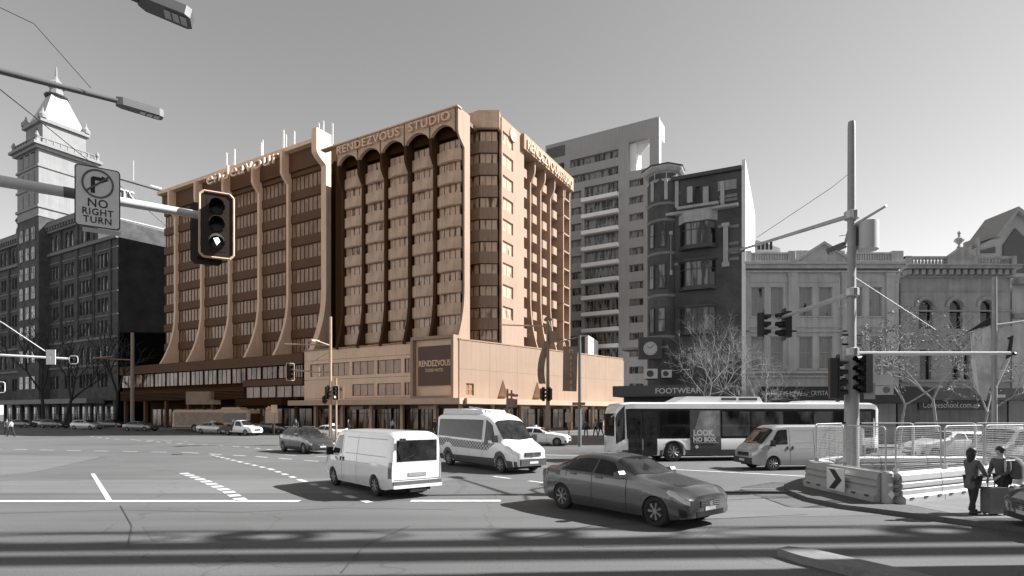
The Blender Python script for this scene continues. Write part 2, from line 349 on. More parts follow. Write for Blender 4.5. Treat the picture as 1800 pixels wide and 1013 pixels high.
def B(x, y): return (math.cos(AB)*x-math.sin(AB)*y, math.sin(AB)*x+math.cos(AB)*y)
# podium
PX0 = sA_(535)
pg = [(28.2,'x')]
xg = [(583,614),(619,658),(663,705),(711,729)]; holes = []
for a, b in xg: holes.append((sA_(a), sA_(b), 7.45, 9.15))
for a, b in xg[1:3]: holes.append((sA_(a), sA_(b), 4.75, 6.25))
holes.append((sA_(711), sA_(728), 4.75, 6.25)); holes.append((sA_(545), sA_(578), 7.45, 9.15))
MB().wall(PX0, 0, 4.2, 11.0, holes, 0, .3).build('wall', H_WALL, hotel)
for h in holes: window(hotel, h[0], h[2], h[1]-h[0], h[3]-h[2], .12, H_FRAME, P_POD, 3, 1, .05)
m = MB()
for z in (4.45, 7.0, 9.6): m.box(PX0, -.02, z, -6.6, .02, z+.03)
m.build('panel_joint', H_FRAME, hotel)
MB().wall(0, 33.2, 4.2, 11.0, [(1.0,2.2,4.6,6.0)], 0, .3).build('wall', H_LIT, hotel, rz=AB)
window(hotel, *[B(1.0,.12)[0], 4.6, 1.2, 1.4, B(1.0,.12)[1]], H_LIT, P_POD, 2, 2, .1, rz=AB)
c = [(PX0,.3), (-.4,.3), B(33.2,.3), (PX0+14,40), (PX0,34)]
MB().prism([c[0], (-.38,.3), B(33.2,.3), (8,34), (PX0,34)], 4.2, 10.85, 'Z').build('podium_core', H_ROOF, hotel)
MB().prism([(PX0,2.6), (-2,2.6), B(33.2,2.6), (6,34), (PX0,34)], 0, 4.19, 'Z').build('podium_core', H_REC, hotel)
m = MB(); m.box(PX0,-.12,10.95,0,.5,11.12); m.build('parapet_cap', H_LIT, hotel)
MB().box(.1,-.06,10.96,33.2,.5,11.1).build('parapet_cap', H_LIT, hotel, rz=AB)
MB().box(PX0,-2.7,3.55,1.9,2.6,4.2).build('awning', mat('hotel_awning', T(.5), .8, .12, .4), hotel)
MB().box(-1.2,-2.7,3.56,33.4,2.6,4.19).build('awning', mat('hotel_awning', T(.5)), hotel, rz=AB)
# shopfronts
for fr, L0, L1, rz in (('a', PX0, -.8, 0), ('b', 1.5, 33, AB)):
    x = L0; k = 0
    while x < L1-1.5:
        w_ = random.choice((2.2,2.8,3.3)); w_ = min(w_, L1-x); yy = 2.3
        px_, py_ = (x, yy) if rz == 0 else B(x, yy)
        window(hotel, px_, .45, w_-.35, 2.75, py_, H_FRAME, P_SHOP, random.choice((2,3,4)), 2, .08, name='shop_window', rz=rz, bars=[.75])
        x += w_; k += 1
    m = MB(); x = L0+.2
    while x < L1: m.box(x-.2, 1.6, 0, x+.2, 2.0, 3.56); x += 5.2
    parts(m, 'column', H_WALL, hotel, rz=rz)
    m = MB().box(L0,2.18,0,L1,2.6,.45); m.box(L0,2.2,3.2,L1,2.6,3.56); m.build('shop_sill', H_SHOP, hotel, rz=rz)
for i in range(6):
    x = PX0+2.5+i*3.9
    MB().box(0,0,0,2.4,.06,.42).build('shop_sign', [H_PANEL, H_WALL, H_SHOP][i % 3], hotel, (x,2.1,3.05))
for i in range(7):
    p = B(3+i*4.2, 1.2); MB().box(0,0,0,1.7,.08,.36).build('shop_sign', [H_SHOP, H_PANEL, H_WALL][i % 3], hotel, (p[0],p[1],3.1), AB)
m = MB()
for k in range(1,7): m.box(k*4.75-.015,-.006,4.25,k*4.75+.015,.02,10.9)
m.box(0,-.008,7.6,33.2,.02,7.63); m.build('panel_joint', mat('joint_brown', T(.22), .9, 0), hotel, rz=AB)
# billboard box on the corner of the podium
bx0, bx1 = sA_(731), sA_(806); bb = MB()
z0, z1 = 3.85+.35, 11.45; pr = 1.0; fw = .35
bb.box(bx0,-pr,z0,bx0+fw,.0,z1); bb.box(bx1-fw,-pr,z0,bx1,0,z1); bb.box(bx0+fw,-pr,z1-fw,bx1-fw,0,z1-.002); bb.box(bx0+fw,-pr,z0+.002,bx1-fw,0,z0+fw)
bb.build('sign_box', H_LIT, hotel)
MB().box(bx0+fw,-.35,z0+fw,bx1-fw,-.01,z1-fw).build('sign_back', H_WALL, hotel)
MB().box(bx0+.85,-.62,5.75,bx1-.55,-.36,10.35).build('sign_panel', H_PANEL, hotel)
text('lettering', 'RENDEZVOUS', .98, H_SIGN, hotel, ((bx0+bx1)/2+.15,-.65,8.0), sx=.74, align='CENTER', ext=.02, bold=.012)
text('lettering', 'STUDIO HOTEL', .52, H_SIGN, hotel, ((bx0+bx1)/2+.15,-.65,7.35), sx=.72, align='CENTER', ext=.02)
for u in (sB_(884), sB_(944)):      # small pointed canopies on the long wall
    p = B(u, 0); mm = MB(); mm.v = [(-.75,0,4.6),(.75,0,4.6),(0,0,6.7),(-.2,-1.1,4.6)]; mm.f = [(0,3,2),(3,1,2),(0,1,3)]; mm.build('wall_light_hood', H_CONC, hotel, (p[0],p[1],0), AB)
# tower: left face
TY = 2.3; FP = 2.57; ROW = [34.05-FP*i for i in range(10)]
ed = [(606,640),(644,679),(684,721),(726,765),(770,811)]
TX0 = sA_(590, TY)
dA = R(61+29.75); Dw = Vector((-1.258-C0.x, 69.9-C0.y)); D0 = (cA*Dw.x+sA*Dw.y, -sA*Dw.x+cA*Dw.y)
def D(x, y): return (D0[0]+math.cos(dA)*x-math.sin(dA)*y, D0[1]+math.sin(dA)*x+math.cos(dA)*y)
def W(X, Y): return (cA*(X-C0.x)+sA*(Y-C0.y), -sA*(X-C0.x)+cA*(Y-C0.y))
core = [(TX0,TY), (-.6,TY), W(-5.8,70.8), W(-3.3,71.1), D(.8,2.8), D(21.3,2.8), (TX0,28)]
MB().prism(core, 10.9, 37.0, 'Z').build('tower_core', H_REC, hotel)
spm = {}
wz = 1.25
for a, b in ed:
    x0, x1 = sA_(a, 1.2), sA_(b, 1.2); w_ = x1-x0
    for i, z in enumerate(ROW):
        k = 'sp%.1f' % w_
        m = MB(); n = 6
        pts = [(w_*j/n, 1.05-.32*math.sin(math.pi*j/n)) for j in range(n+1)]
        if k not in spm:
            m.prism([(0,TY)]+pts+[(w_,TY)], 0, FP-wz, 'Z'); m.prism([(.05,TY)]+[(p[0]*.98+.03,p[1]+.12) for p in pts]+[(w_-.05,TY)], -.07, 0, 'Z'); spm[k] = m.mesh('bay_spandrel', H_CONC)
        link('bay_spandrel', spm[k], hotel, (x0, 0, z-wz/2-(FP-wz)))
        window(hotel, x0+.1, z-wz/2, w_-.2, wz, 1.25, H_FRAME, P_HOT, 4, 1, .07)
    if w_: MB().box(x0, 1.1, 35.0, x1, TY, 36.9).build('bay_head', H_REC, hotel)
fe = [sA_(603,.9)]+[(sA_(ed[i][1],1.2)+sA_(ed[i+1][0],1.2))/2 for i in range(4)]
def finprof(zb, zt, ys, yb, yt, back, hb=7.5, ht=2.6):
    P = [(back, zb)]; P += [(yb+(ys-yb)*(1-(1-t)**2.2), zb+hb*t) for t in [i/8 for i in range(9)]]
    P += [(ys, zt-ht-1.6)]; P += [(ys+(yt-ys)*(math.sin(t*math.pi/2)), zt-ht-1.6+1.6*t) for t in [i/5 for i in range(1,6)]]
    P += [(yt, zt), (back, zt)]; return P
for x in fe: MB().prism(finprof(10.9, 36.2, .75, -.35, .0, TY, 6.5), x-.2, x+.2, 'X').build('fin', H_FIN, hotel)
MB().prism(finprof(10.9, 37.6, 1.2, -.3, -.1, TY, 6.5, 2.6), -.36, -.12, 'X').build('corner_fin', H_LIT, hotel)
for i, (a, b) in enumerate(ed):          # arched parapet panels over each bay
    x0, x1 = (fe[i]+.1), (fe[i+1]-.1 if i < 4 else -.6); n = 10
    pts = [(x0,37.5),(x0,34.85)]+[(x0+(x1-x0)*j/n, 34.85+1.1*math.sin(math.pi*j/n)**.7) for j in range(1,n)]+[(x1,34.85),(x1,37.5)]
    MB().prism(pts, -.15, .3, 'Y').build('parapet_panel', H_CONC, hotel)
    MB().box(x0,.3,36.6,x1,TY,37.1).build('parapet_soffit', H_REC, hotel)
MB().box(TX0,-.35,37.5,0,.5,37.66).build('parapet_cap', H_CONC, hotel)
text('roof_lettering', 'RENDEZVOUS', 1.45, H_SIGN, hotel, (fe[0]+.2,-.4,36.2), sx=1.08, ext=.12, space=1.1)
text('roof_lettering', 'STUDIO', 1.45, H_SIGN, hotel, (sA_(722,0),-.4,36.2), sx=1.1, ext=.12, space=1.1)
# tower: chamfer bay
BL, BA, BR_ = Vector((-5.48,70.27)), Vector((-3.956,69.4)), Vector((-1.735,69.4)); ROWC = [36.4-2.7*i for i in range(10)]
bay = [W(-5.7,70.8), W(*BL), W(*BA), W(*BR_), W(-1.9,70.9)]
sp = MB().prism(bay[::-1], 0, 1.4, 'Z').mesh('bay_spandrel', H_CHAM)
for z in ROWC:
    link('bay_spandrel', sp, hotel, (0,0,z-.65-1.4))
    for pa, pb, nn in ((BL, BA, 2), (BA, BR_, 3)):
        A0, B0 = W(pa.x+.02, pa.y+.22), W(pb.x-.02, pb.y+.22); L = math.dist(A0, B0); an = math.atan2(B0[1]-A0[1], B0[0]-A0[0])
        window(hotel, A0[0], z-.65, L, 1.3, A0[1], H_FRAME, P_HOT, nn, 1, .07, rz=an)
MB().prism([W(-5.9,71.2), W(-5.7,70.1), W(-4.05,69.0), W(-1.5,69.0), W(-1.4,71.2)][::-1], 37.2, 39.3, 'Z').build('bay_cap', H_CONC, hotel)
MB().prism([W(-5.7,71.0), W(-5.45,70.35), W(-3.9,69.5), W(-1.75,69.5), W(-1.6,71.0)][::-1], 37.05, 37.19, 'Z').build('bay_head', H_REC, hotel)
# tower: right face
def sD_(px, y=0): r = (px-900)/1000; return (1.258+69.9*r+y*(.875+.4845*r))/(.4845-.875*r)
FP2 = 2.7; ROWD = [36.65-FP2*i for i in range(10)]
hs = [(.25,2.9,z-.75,z+.75) for z in ROWD[:9]]
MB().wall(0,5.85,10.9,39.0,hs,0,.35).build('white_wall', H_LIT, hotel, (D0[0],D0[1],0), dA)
for h in hs: p = D(h[0], .15); window(hotel, p[0], h[2], 2.65, 1.5, p[1], H_CONC, P_HOT, 2, 1, .09, rz=dA)
MB().box(0,.35,10.9,5.85,2.4,38.8).build('wall_core', H_REC, hotel, (D0[0],D0[1],0), dA)
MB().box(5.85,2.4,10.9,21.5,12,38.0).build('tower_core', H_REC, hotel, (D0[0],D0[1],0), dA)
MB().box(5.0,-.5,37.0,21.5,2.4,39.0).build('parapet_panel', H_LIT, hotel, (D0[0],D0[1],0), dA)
bal = MB().prism([(-.8,2.4),(-.8,1.0),(-.6,.8),(.6,.8),(.8,1.0),(.8,2.4)], 0, 1.15, 'Z').mesh('balcony', H_LIT)
for px in (926,943.5,961,979):
    s = sD_(px, .5)
    for z in ROWD:
        p = D(s, 0); b = link('balcony', bal, hotel, (p[0],p[1],z-2.2), dA)
        if z > 11.5: window(b, -.75, 1.2, 1.5, 1.3, 2.2, H_FRAME, P_HOT, 2, 1, .07)
for px in (935,953,970,988):
    s = sD_(px, .5); MB().prism(finprof(10.9, 37.0, .7, -.6, .0, 2.4, 8, 1.2), s-.14, s+.14, 'X').build('fin', H_LIT, hotel, (D0[0],D0[1],0), dA)
m = MB(); s0 = sD_(991, 0)
for z in ROWD: m.box(s0,.1,z-1.35,21.5,2.4,z-1.15)
m.box(s0,.1,10.9,s0+.25,2.4,37); m.box(21.25,.1,10.9,21.5,2.4,37); m.build('end_frame', H_LIT, hotel, (D0[0],D0[1],0), dA)
MB().box(s0+.3,1.5,10.9,21.2,2.39,37).build('end_panel', H_CONC, hotel, (D0[0],D0[1],0), dA)
p = D(5.6,-.62); o = text('roof_lettering', 'RENDEZVOUS', 1.8, H_SIGN, hotel, (p[0],p[1],37.2), rot=(R(90),0,dA), sx=.86, ext=.1, space=1.05)
p = D(16.0,-.62); o = text('roof_lettering', 'STUDIO', 1.6, H_SIGN, hotel, (p[0],p[1],37.2), rot=(R(90),0,dA), sx=.8, ext=.1)
p = D(2.8,-.12); MB().tube((0,0,0),(0,.1,0),.85,n=24).build('logo_disc', H_CONC, hotel, (p[0],p[1],37.9), dA)
MB().prism([(TX0+.4,TY+.5), (-.8,TY+.5), D(.5,2.5), D(21,3), (-1,27), (TX0+.4,27)], 37.0, 37.5, 'Z').build('roof', H_ROOF, hotel)
MB().box(-16,9,37.5,-9,15,39.6).build('lift_overrun', H_ROOF, hotel)
# ================================================================ OFFICE BLOCK
OX = 43.0
oloc = wA(-OX, 0)
off = thing('office_building', 'orange-brown office tower with pale flared vertical fins and dark podium, left of the hotel', 'office block', (oloc[0],oloc[1],0), R(-29.75))
L_ = (OX,0,0)
ox0, ox1 = sA_(289,3.5), sA_(575,3.5); OT = 41.2; GY = 3.6
zs = [11.4+3.4*i for i in range(9)]
MB().box(ox0,GY+.3,10.8,ox1,30,OT-.4).build('core', H_REC, off, L_)
of = [sA_(p,2.8) for p in (305,351,400,452,503)]+[sA_(563,2.4)]
MB().box(ox0,GY-.5,OT-3.2,of[-1]-.5,GY+.3,OT).build('parapet', H_OSPAN, off, L_)
MB().box(ox0,GY-1.4,OT-.45,of[-1]-.5,GY+3,OT+.1).build('parapet_cap', H_OFIN, off, L_)
edges = [ox0]+of
for i in range(len(edges)-1):
    a, b = edges[i]+.25, edges[i+1]-.25
    if b-a < .6: continue
    for k, z in enumerate(zs[:8]):
        window(off, a+OX, z, b-a, 2.1, GY, H_OSPAN, P_OFF, max(2, int((b-a)/.85)), 1, .09, fd=.14)
m = MB()
for z in zs: m.box(ox0,GY-.15,z-1.25,of[-1],GY+.3,z-.02)
m.build('spandrel', H_OSPAN, off, L_)
for i, x in enumerate(of):
    last = i == len(of)-1; wd = .5 if last else .24
    MB().prism(finprof(10.8, OT+(.8 if last else -.3), GY-.6, .5, GY-(2.3 if last else 1.7), GY+.3, 9.5, 3.0), x-wd, x+wd, 'X').build('fin', H_OFIN, off, L_)
MB().box(of[-1]+.55,GY+1.5,10.8,ox1+1.5,26,OT-2).build('stair_tower', H_REC, off, L_)
# office podium
qx0, qx1 = sA_(213), PX0-.15
MB().box(qx0,.3,4.6,qx1,32,10.6).build('podium_core', H_REC, off, L_)
MB().box(qx0,5,0,qx1,32,4.6).build('podium_core', H_REC, off, L_)
MB().box(qx0,-.25,9.3,qx1,.3,10.75).build('podium_fascia', H_OPOD, off, L_)
MB().box(sA_(430),-.3,6.45,qx1,.3,7.35).build('podium_band', H_OPOD, off, L_)
MB().box(qx0,-.1,5.9,sA_(430),.3,6.4).build('podium_band', H_FIN, off, L_)
x = qx0; i = 0
while x < qx1-1:
    w_ = min(3.5, qx1-x-.05); window(off, x+OX+.1, 6.95 if x < sA_(430) else 7.4, w_-.2, 2.3 if x < sA_(430) else 1.85, 0, H_REC, P_RIB, 3, 1, .1); x += 3.5
x = sA_(432)
while x < qx1-2: window(off, x+OX, 4.75, 3.2, 1.65, .05, H_FRAME, P_OFF, 2, 1, .08); x += 3.4
m = MB()
for k in range(6): m.box(qx0,-.12,4.8+k*.22,sA_(430),.28,4.86+k*.22)
m.build('louvre', H_OPOD, off, L_)
MB().box(sA_(440),-2.4,3.6,qx1-1.5,4,4.5).build('awning', H_REC, off, L_)
x = qx0+1
while x < qx1-3: window(off, x+OX, .3, 2.9, 3.0, 4.8, H_FRAME, P_SHOP, 2, 1, .1, name='shop_window'); x += 3.3
m = MB(); x = qx0+.3
while x < qx1: m.box(x,.3,0,x+.5,.8,4.7); x += 6.4
parts(m, 'column', H_OPOD, off, L_)
text('roof_lettering', 'endeavour', 2.9, H_SIGN, off, (sA_(361,.6)+OX,.75,OT-2.6), sx=1.32, ext=.12, space=1.05)
# antennas on the office roof
for px, yb, yt in ((398,290,268),(412,286,262),(459,272,250),(462,272,246),(498,258,228),(503,258,236),(517,254,230),(560,240,216),(568,238,212),(584,250,216)):
    x = sA_(px, 6); wx = wA(x, 6); r_ = .13 if px not in (462,503) else .07
    zt = CH+(HY-yt)*wx[1]/F; t = thing('roof_antenna', None, 'antenna', (wx[0],wx[1],OT-.5), 0, 'white aerials along the office roof')
    t['label'] = {398:'leftmost white aerial', 412:'second white aerial from the left', 459:'third white aerial from the left', 462:'thin white aerial close beside the third', 498:'fifth white aerial from the left', 503:'thin white aerial close beside the fifth', 517:'white aerial alone near the middle', 560:'aerial left of the end fin top', 568:'aerial right on the end fin top', 584:'rightmost white aerial'}[px]+' on the office block roof edge'
    MB().tube((0,0,0),(0,0,zt-OT+.5),.05,n=6).build('mast', M_WHITE, t); MB().box(-r_,-.1,(zt-OT)*.35,r_,.1,zt-OT+.4).build('panel', M_WHITE, t)
# ================================================================ APARTMENT TOWER BEHIND
G_AP = mat('apartment_render', .36, .85, .08, .15, streak=.12); G_APW = mat('apartment_white', .8, .8, .05, .3); G_FR = mat('aluminium_frame', .25, .5, .1)
P_AP = pane_mat('apartment_pane', g(.03), g(.26), .5, .08, 9); P_DK = pane_mat('dark_pane', g(.008), g(.06), .3, .06)
ap = thing('apartment_tower', 'grey concrete apartment tower with white balcony fronts and slanted roofline behind the hotel', 'apartment block', (27.9,108,0), R(-29.75))
ax = lambda px: (108*(px-900)/1000-27.9)/(.868+.496*(px-900)/1000)
AT = 58.9; hs = []; rows = [53.8-3.3*i for i in range(16)]
for i, z in enumerate(rows):
    hs.append((ax(1002), ax(1087), z-.8, z+.8) if i < 2 else (ax(1027), ax(1087), z-1.2, z+1.2))
    if i >= 2: hs.append((ax(1004), ax(1022), z-.75, z+.75))
    if i >= 2: hs.append((ax(1106), ax(1131), z-.7, z+.7))
for i in range(8): hs.append((ax(972), ax(992), rows[i]-.7, rows[i]+.7))
hs.append((ax(1105), ax(1142), 49.6, 55.4))
MB().wall(-24,0,0,AT,hs,0,.9).build('wall', G_AP, ap)
MB().box(-24,.9,0,ax(1103),9,AT-.3).build('core', G_AP, ap); MB().box(ax(1103)+.01,.9,0,-.01,9,49.3).build('core', G_AP, ap)
MB().box(ax(1103)+.01,.9,55.5,-.01,4,AT-.3).build('roof_slab', G_APW, ap); MB().box(ax(1143),.9,49.3,-.01,1.5,55.5).build('pier', G_APW, ap)
MB().box(ax(1103)+.02,.9,49.3,ax(1103)+1.5,4,55.5).build('lining', G_APW, ap)
m = MB(); m.prism([(ax(1103)+.5,55.5),(ax(1142),55.5),(ax(1120),53.0)], 1.6, 2.0, 'Y'); parts(m, 'brace', G_APW, ap)
for h in hs[:-1]:
    big = h[1]-h[0] > 5; window(ap, h[0]+.01, h[2]+.01, h[1]-h[0]-.02, h[3]-h[2]-.02, .5, G_FR, P_AP, 8 if big else 3, 1, .09)
bm_ = MB().box(0,-.9,0,ax(1087)-ax(1025)+.2,.0,.75).mesh('balcony_front', G_APW)
for z in rows[2:]:
    b = link('balcony_front', bm_, ap, (ax(1025)-.1, 0, z-2.0)); r_ = MB(); L = ax(1087)-ax(1025)
    r_.box(0,-.85,1.2,L,-.8,1.26)
    for k in range(9): r_.box(L*k/8-.02,-.85,.75,L*k/8+.02,-.8,1.2)
    r_.build('railing', G_FR, b)
MB().box(0,0,0,4.2,.06,2.2).build('roof_louvre', mat('louvre_grey', .11, .8, .2, 3), ap, (-24+.3,-.07,AT-3.0))
# small plant room beyond the podium
d_ = 104
pr = thing('rooftop_shed', 'plant room with shaded wall coloured dark and sunlit end coloured pale above the far podium', 'plant room', ((1072-900)/1000*d_-7.5,d_,0), R(-20))
MB().box(-5,0,0,3.0,9,16.3).build('wall', mat('plant_shaded_side', .07, .8, .1), pr); MB().box(3.02,-.1,0,3.6,9,16.6).build('end_wall', M_WHITE, pr)  # white box: shaded side coloured dark, sunlit end coloured white
MB().box(-5.2,-.2,16.31,2.98,9.2,16.6).build('roof', M_DARK, pr)
# ================================================================ DARK BRICK BUILDING
BR = brick_mat('dark_brick', g(.085), g(.06), g(.11), 3.2); ST = mat('pale_stone', .42, .85, .15, 1.5, .2, streak=.2); STD = mat('grey_stone', .3, .85, .15, 1.0, .1, streak=.25)
bk = thing('brick_building', 'dark brick corner building with pale stone bands, a round turret and stacked bow windows', 'building', (18.6,46,0), R(-26))
bx = lambda px: (46*(px-900)/1000-18.6)/(.899+.438*(px-900)/1000)
def bz(px, y): x = bx(px); return CH+(HY-y)*(46-.438*x)/1000
BT = 22.5; W0 = bx(1162); hs = []
wins = [(1195,1259,392,433),(1195,1259,460,505),(1195,1259,541,583)]
for a, b, t, l in wins: hs.append((bx(a), bx(b), bz(1228,l), bz(1228,t)))
hs.append((bx(1222), bx(1231), bz(1227,356), bz(1227,328)))
hs.append((bx(1205), bx(1250), bz(1228,640), bz(1228,618)))
MB().wall(W0,0,4,BT,hs,0,.4).build('wall', BR, bk)
for h in hs[:3]:
    w_ = h[1]-h[0]; z_ = h[2]; hh = h[3]-h[2]
    pts = [(h[0],0),(h[0]+w_*.18,-.55),(h[1]-w_*.18,-.55),(h[1],0)]
    MB().prism([(h[0]-.1,.0),(h[0]+w_*.16,-.65),(h[1]-w_*.16,-.65),(h[1]+.1,.0)], z_-.28, z_, 'Z').build('sill', M_DARK, bk)
    for (p, q), n_ in (((pts[0],pts[1]),1), ((pts[1],pts[2]),4), ((pts[2],pts[3]),1)):
        L = math.dist(p, q); window(bk, p[0], z_, L, hh, p[1], M_DARK, P_DK if n_ == 1 else P_AP, n_, 2, .08, rz=math.atan2(q[1]-p[1], q[0]-p[0]), bars=[.68])
    MB().prism([(h[0]-.1,.0),(h[0]+w_*.16,-.65),(h[1]-w_*.16,-.65),(h[1]+.1,.0)], z_+hh, z_+hh+(.9 if h is hs[0] else .15), 'Z').build('bow_head', ST if h is hs[0] else M_DARK, bk)
for h in hs[3:]: window(bk, h[0], h[2], h[1]-h[0], h[3]-h[2], .2, M_DARK, P_DK if h is hs[3] else P_AP, 1 if h is hs[3] else 4, 1, .07)
MB().box(W0,.4,0,-.02,14,BT-.3).build('core', BR, bk); MB().box(-.02,-.05,0,.25,14.2,BT+.5).build('side_wall', M_WHITE, bk)
m = MB()
for y0, a, b in ((398,1281,1299),(428,1281,1299),(455,1281,1299),(405,1163,1172),(442,1163,1173),(362,1163,1192),(345,1264,1296),(352,1264,1296),(340,1190,1196),(466,1163,1192),(398,1262,1271)):
    xa, xb = bx(a), min(-.05, bx(b)); z_ = bz((a+b)/2, y0); m.box(xa,-.06,z_-.12,xb,.02,z_+.12)
parts(m, 'stone_band', mat('band_stone', .2, .85, .15, 1.5), bk)
m = MB()
for px in (1177,1276):
    x = bx(px); yy = 415 if px < 1200 else 400; m.box(x-.18,-.3,bz(px,yy+62),x+.18,.0,bz(px,yy)); m.box(x-.3,-.38,bz(px,yy),x+.3,0,bz(px,yy-6)); m.box(x-.28,-.34,bz(px,yy+70),x+.28,0,bz(px,yy+62.1))
for px in (1213,1241): x = bx(px); m.box(x-.22,-.25,bz(px,358),x+.22,0,bz(px,330))
for px in (1190,1270): x = bx(px); m.box(x-.15,-.2,bz(px,366),x+.15,0,bz(px,320))
parts(m, 'pilaster', ST, bk)
m = MB(); m.box(bx(1168),-.5,bz(1228,372)-.12,bx(1298),0,bz(1228,372)+.1); m.box(bx(1192),-.75,bz(1228,368),bx(1264),0,bz(1228,368)+.2); m.build('cornice', ST, bk)
MB().box(W0,-.3,BT-.3,-.03,.6,BT).build('parapet_cap', M_DARK, bk)
MB().box(bx(1262),-.08,bz(1275,335),bx(1295),.02,bz(1275,318)).build('panel', STD, bk)
# turret on the left corner
tc = (bx(1163), .75)
MB().lathe((tc[0],tc[1],4), [(1.35,0),(1.35,18.9)], 14).build('turret', BR, bk, smooth=False)
MB().lathe((tc[0],tc[1],0), [(1.4,22.2),(1.45,22.4),(1.35,22.45),(1.35,23.0),(1.6,23.1),(1.8,23.3),(1.82,23.45),(.1,23.7)], 8).build('turret_cap', ST, bk)
MB().lathe((tc[0],tc[1],0), [(1.84,23.46),(1.9,23.55),(.2,24.0)], 8).build('turret_roof', M_DARK, bk)
m = MB()
for k in range(4):
    a = R(190+k*50); m.box(-.13,-.1,20.6,.13,.1,22.25, 0, (tc[0]+1.38*math.cos(a), tc[1]+1.38*math.sin(a), 0))
parts(m, 'turret_column', ST, bk)
for z_ in (20.2,18.8,16.0,12.4,8.9): MB().lathe((tc[0],tc[1],z_), [(1.355,0),(1.41,.05),(1.41,.2),(1.355,.25)], 14).build('turret_band', mat('band_stone', .2), bk)
for z_ in (16.6,13.1,9.4):
    for a in (-125,-85):
        a = R(a); window(bk, tc[0]+1.4*math.cos(a)+.32*math.sin(a), z_, .64, 2.1, tc[1]+1.4*math.sin(a)-.32*math.cos(a)-.03, M_DARK, P_AP, 1, 2, .07, rz=a+R(90))
MB().box(W0-3.2,-.9,8.0,W0+.7,.6,8.2).build('ledge', STD, bk)
# shop level
MB().box(W0-3.3,.2,0,0,3,4.4).build('shop_wall', mat('shop_dark', .03, .6, .3, 1), bk)
MB().box(W0-3.5,-2.6,3.9,-.1,.4,4.35).build('awning', M_DARK, bk); MB().box(W0-3.5,-2.66,4.0,-.1,-2.58,4.8).build('fascia', mat('fascia_grey', .06, .6, .1), bk)
text('lettering', 'FOOTWEAR', .62, M_LGREY, bk, (bx(1163),-2.69,4.12), sx=1.05, ext=.01, bold=.01)
for i in range(3): window(bk, W0-2.8+i*3.4, .4, 3.0, 2.9, .12, M_DARK, P_DK, 2, 1, .1, name='shop_window')
# clock and air conditioners on the wall
ck = thing('wall_clock', 'round white dial clock mounted on the dark brick corner above the shops', 'clock', (0,0,0))
p = A(1143,613,47.2); ck.location = p; ck.rotation_euler = (0,0,R(-8))
MB().box(-.95,-.02,-.85,.95,.6,.95).build('backboard', M_DARK, ck)
MB().tube((0,-.12,0),(0,-.02,0),.56,n=28).build('dial', mat('dial', .45, .5, .05), ck)
m = MB()
for k in range(12): a = k*math.pi/6; m.tube((.44*math.sin(a),-.135,.44*math.cos(a)),(.51*math.sin(a),-.135,.51*math.cos(a)),.015,n=4)
m.build('hour_mark', M_BLACK, ck)
MB().tube((0,-.14,0),(-.24,-.14,.14),.025,n=4).tube((0,-.14,0),(.3,-.14,.32),.018,n=4).build('hand', M_BLACK, ck)
for px, s in ((1145,1.0),(1172,.8)):
    p = A(px,657,46.9); t = thing('air_conditioner', 'larger air conditioner unit with a round fan hung under the wall clock' if s == 1 else 'smaller air conditioner unit right of the one under the clock', 'air conditioner', p, R(-8))
    MB().box(-.5*s,0,-.4*s,.5*s,.4,.4*s).build('casing', M_LGREY, t); MB().tube((-.1*s,-.02,0),(-.1*s,0,0),.28*s,n=16).build('fan_grille', M_DARK, t); MB().box(-.5*s,.4,-.45*s,.5*s,.9,-.41*s).build('bracket', M_DARK, t)
# ================================================================ VICTORIAN TERRACE (painted)
V1 = mat('painted_stucco', .5, .85, .12, .7, .05, streak=.22); V2 = mat('grey_sandstone', .37, .88, .18, .9, .1, streak=.25); WF = mat('white_sash', .4, .5, .05)
P_BL = pane_mat('blind_pane', g(.02), g(.34), .95, .08)
d1 = 46.6; v1 = thing('stucco_building', 'grey painted two-window-row stucco building with a central triangular pediment and balustrade', 'building', (0,d1,0))
vx = lambda px, d=d1: (px-900)/1000*d
vz = lambda y, d=d1: CH+(HY-y)*d/1000
cols = [(1321,1344),(1355,1377),(1405,1428),(1440,1463),(1494,1516),(1528,1551)]
hs = [(vx(a),vx(b),vz(556),vz(505)) for a,b in cols]+[(vx(a),vx(b),vz(648),vz(592)) for a,b in cols]
X0, X1 = vx(1303), vx(1580)
MB().wall(X0,X1,3.8,vz(470),hs,0,.35).build('wall', V1, v1)
MB().box(X0,.35,0,X1,16,vz(452)).build('core', V1, v1)
for h in hs:
    o = window(v1, h[0], h[2], h[1]-h[0], h[3]-h[2], .18, WF, P_BL, 1, 2, .055)
m = MB()
for h in hs: m.box(h[0]-.12,-.1,h[2]-.12,h[1]+.12,.02,h[2]-.01); m.box(h[0]-.1,-.04,h[3]+.02,h[1]+.1,.02,h[3]+.12)
m.build('sill', V1, v1)
m = MB()
for px in (1308,1392,1486,1564): x = vx(px); m.box(x-.32,-.14,vz(655),x+.32,.0,vz(476)); m.box(x-.4,-.2,vz(486),x+.4,0,vz(478))
parts(m, 'pilaster', V1, v1)
m = MB()
for y, p, hgt in ((474,.5,.28),(468,.75,.2),(480,.3,.12),(576,.1,.1),(584,.14,.12),(657,.3,.2),(664,.15,.15),(497,.06,.06)): m.box(X0-.05,-p,vz(y),X1+.05,.0,vz(y)+hgt)
m.build('cornice', V1, v1)
m = MB(); zb = vz(468)+.2; zt = vz(447)
m.box(X0,-.5,zb,X1,-.1,zb+.15); m.box(X0,-.55,zt-.12,vx(1388),-.1,zt); m.box(vx(1490),-.55,zt-.12,X1,-.1,zt+.004)
for a, b in ((1303,1316),(1380,1392),(1486,1496),(1560,1580)): m.box(vx(a),-.56,zb,vx(b),-.09,zt+.12)
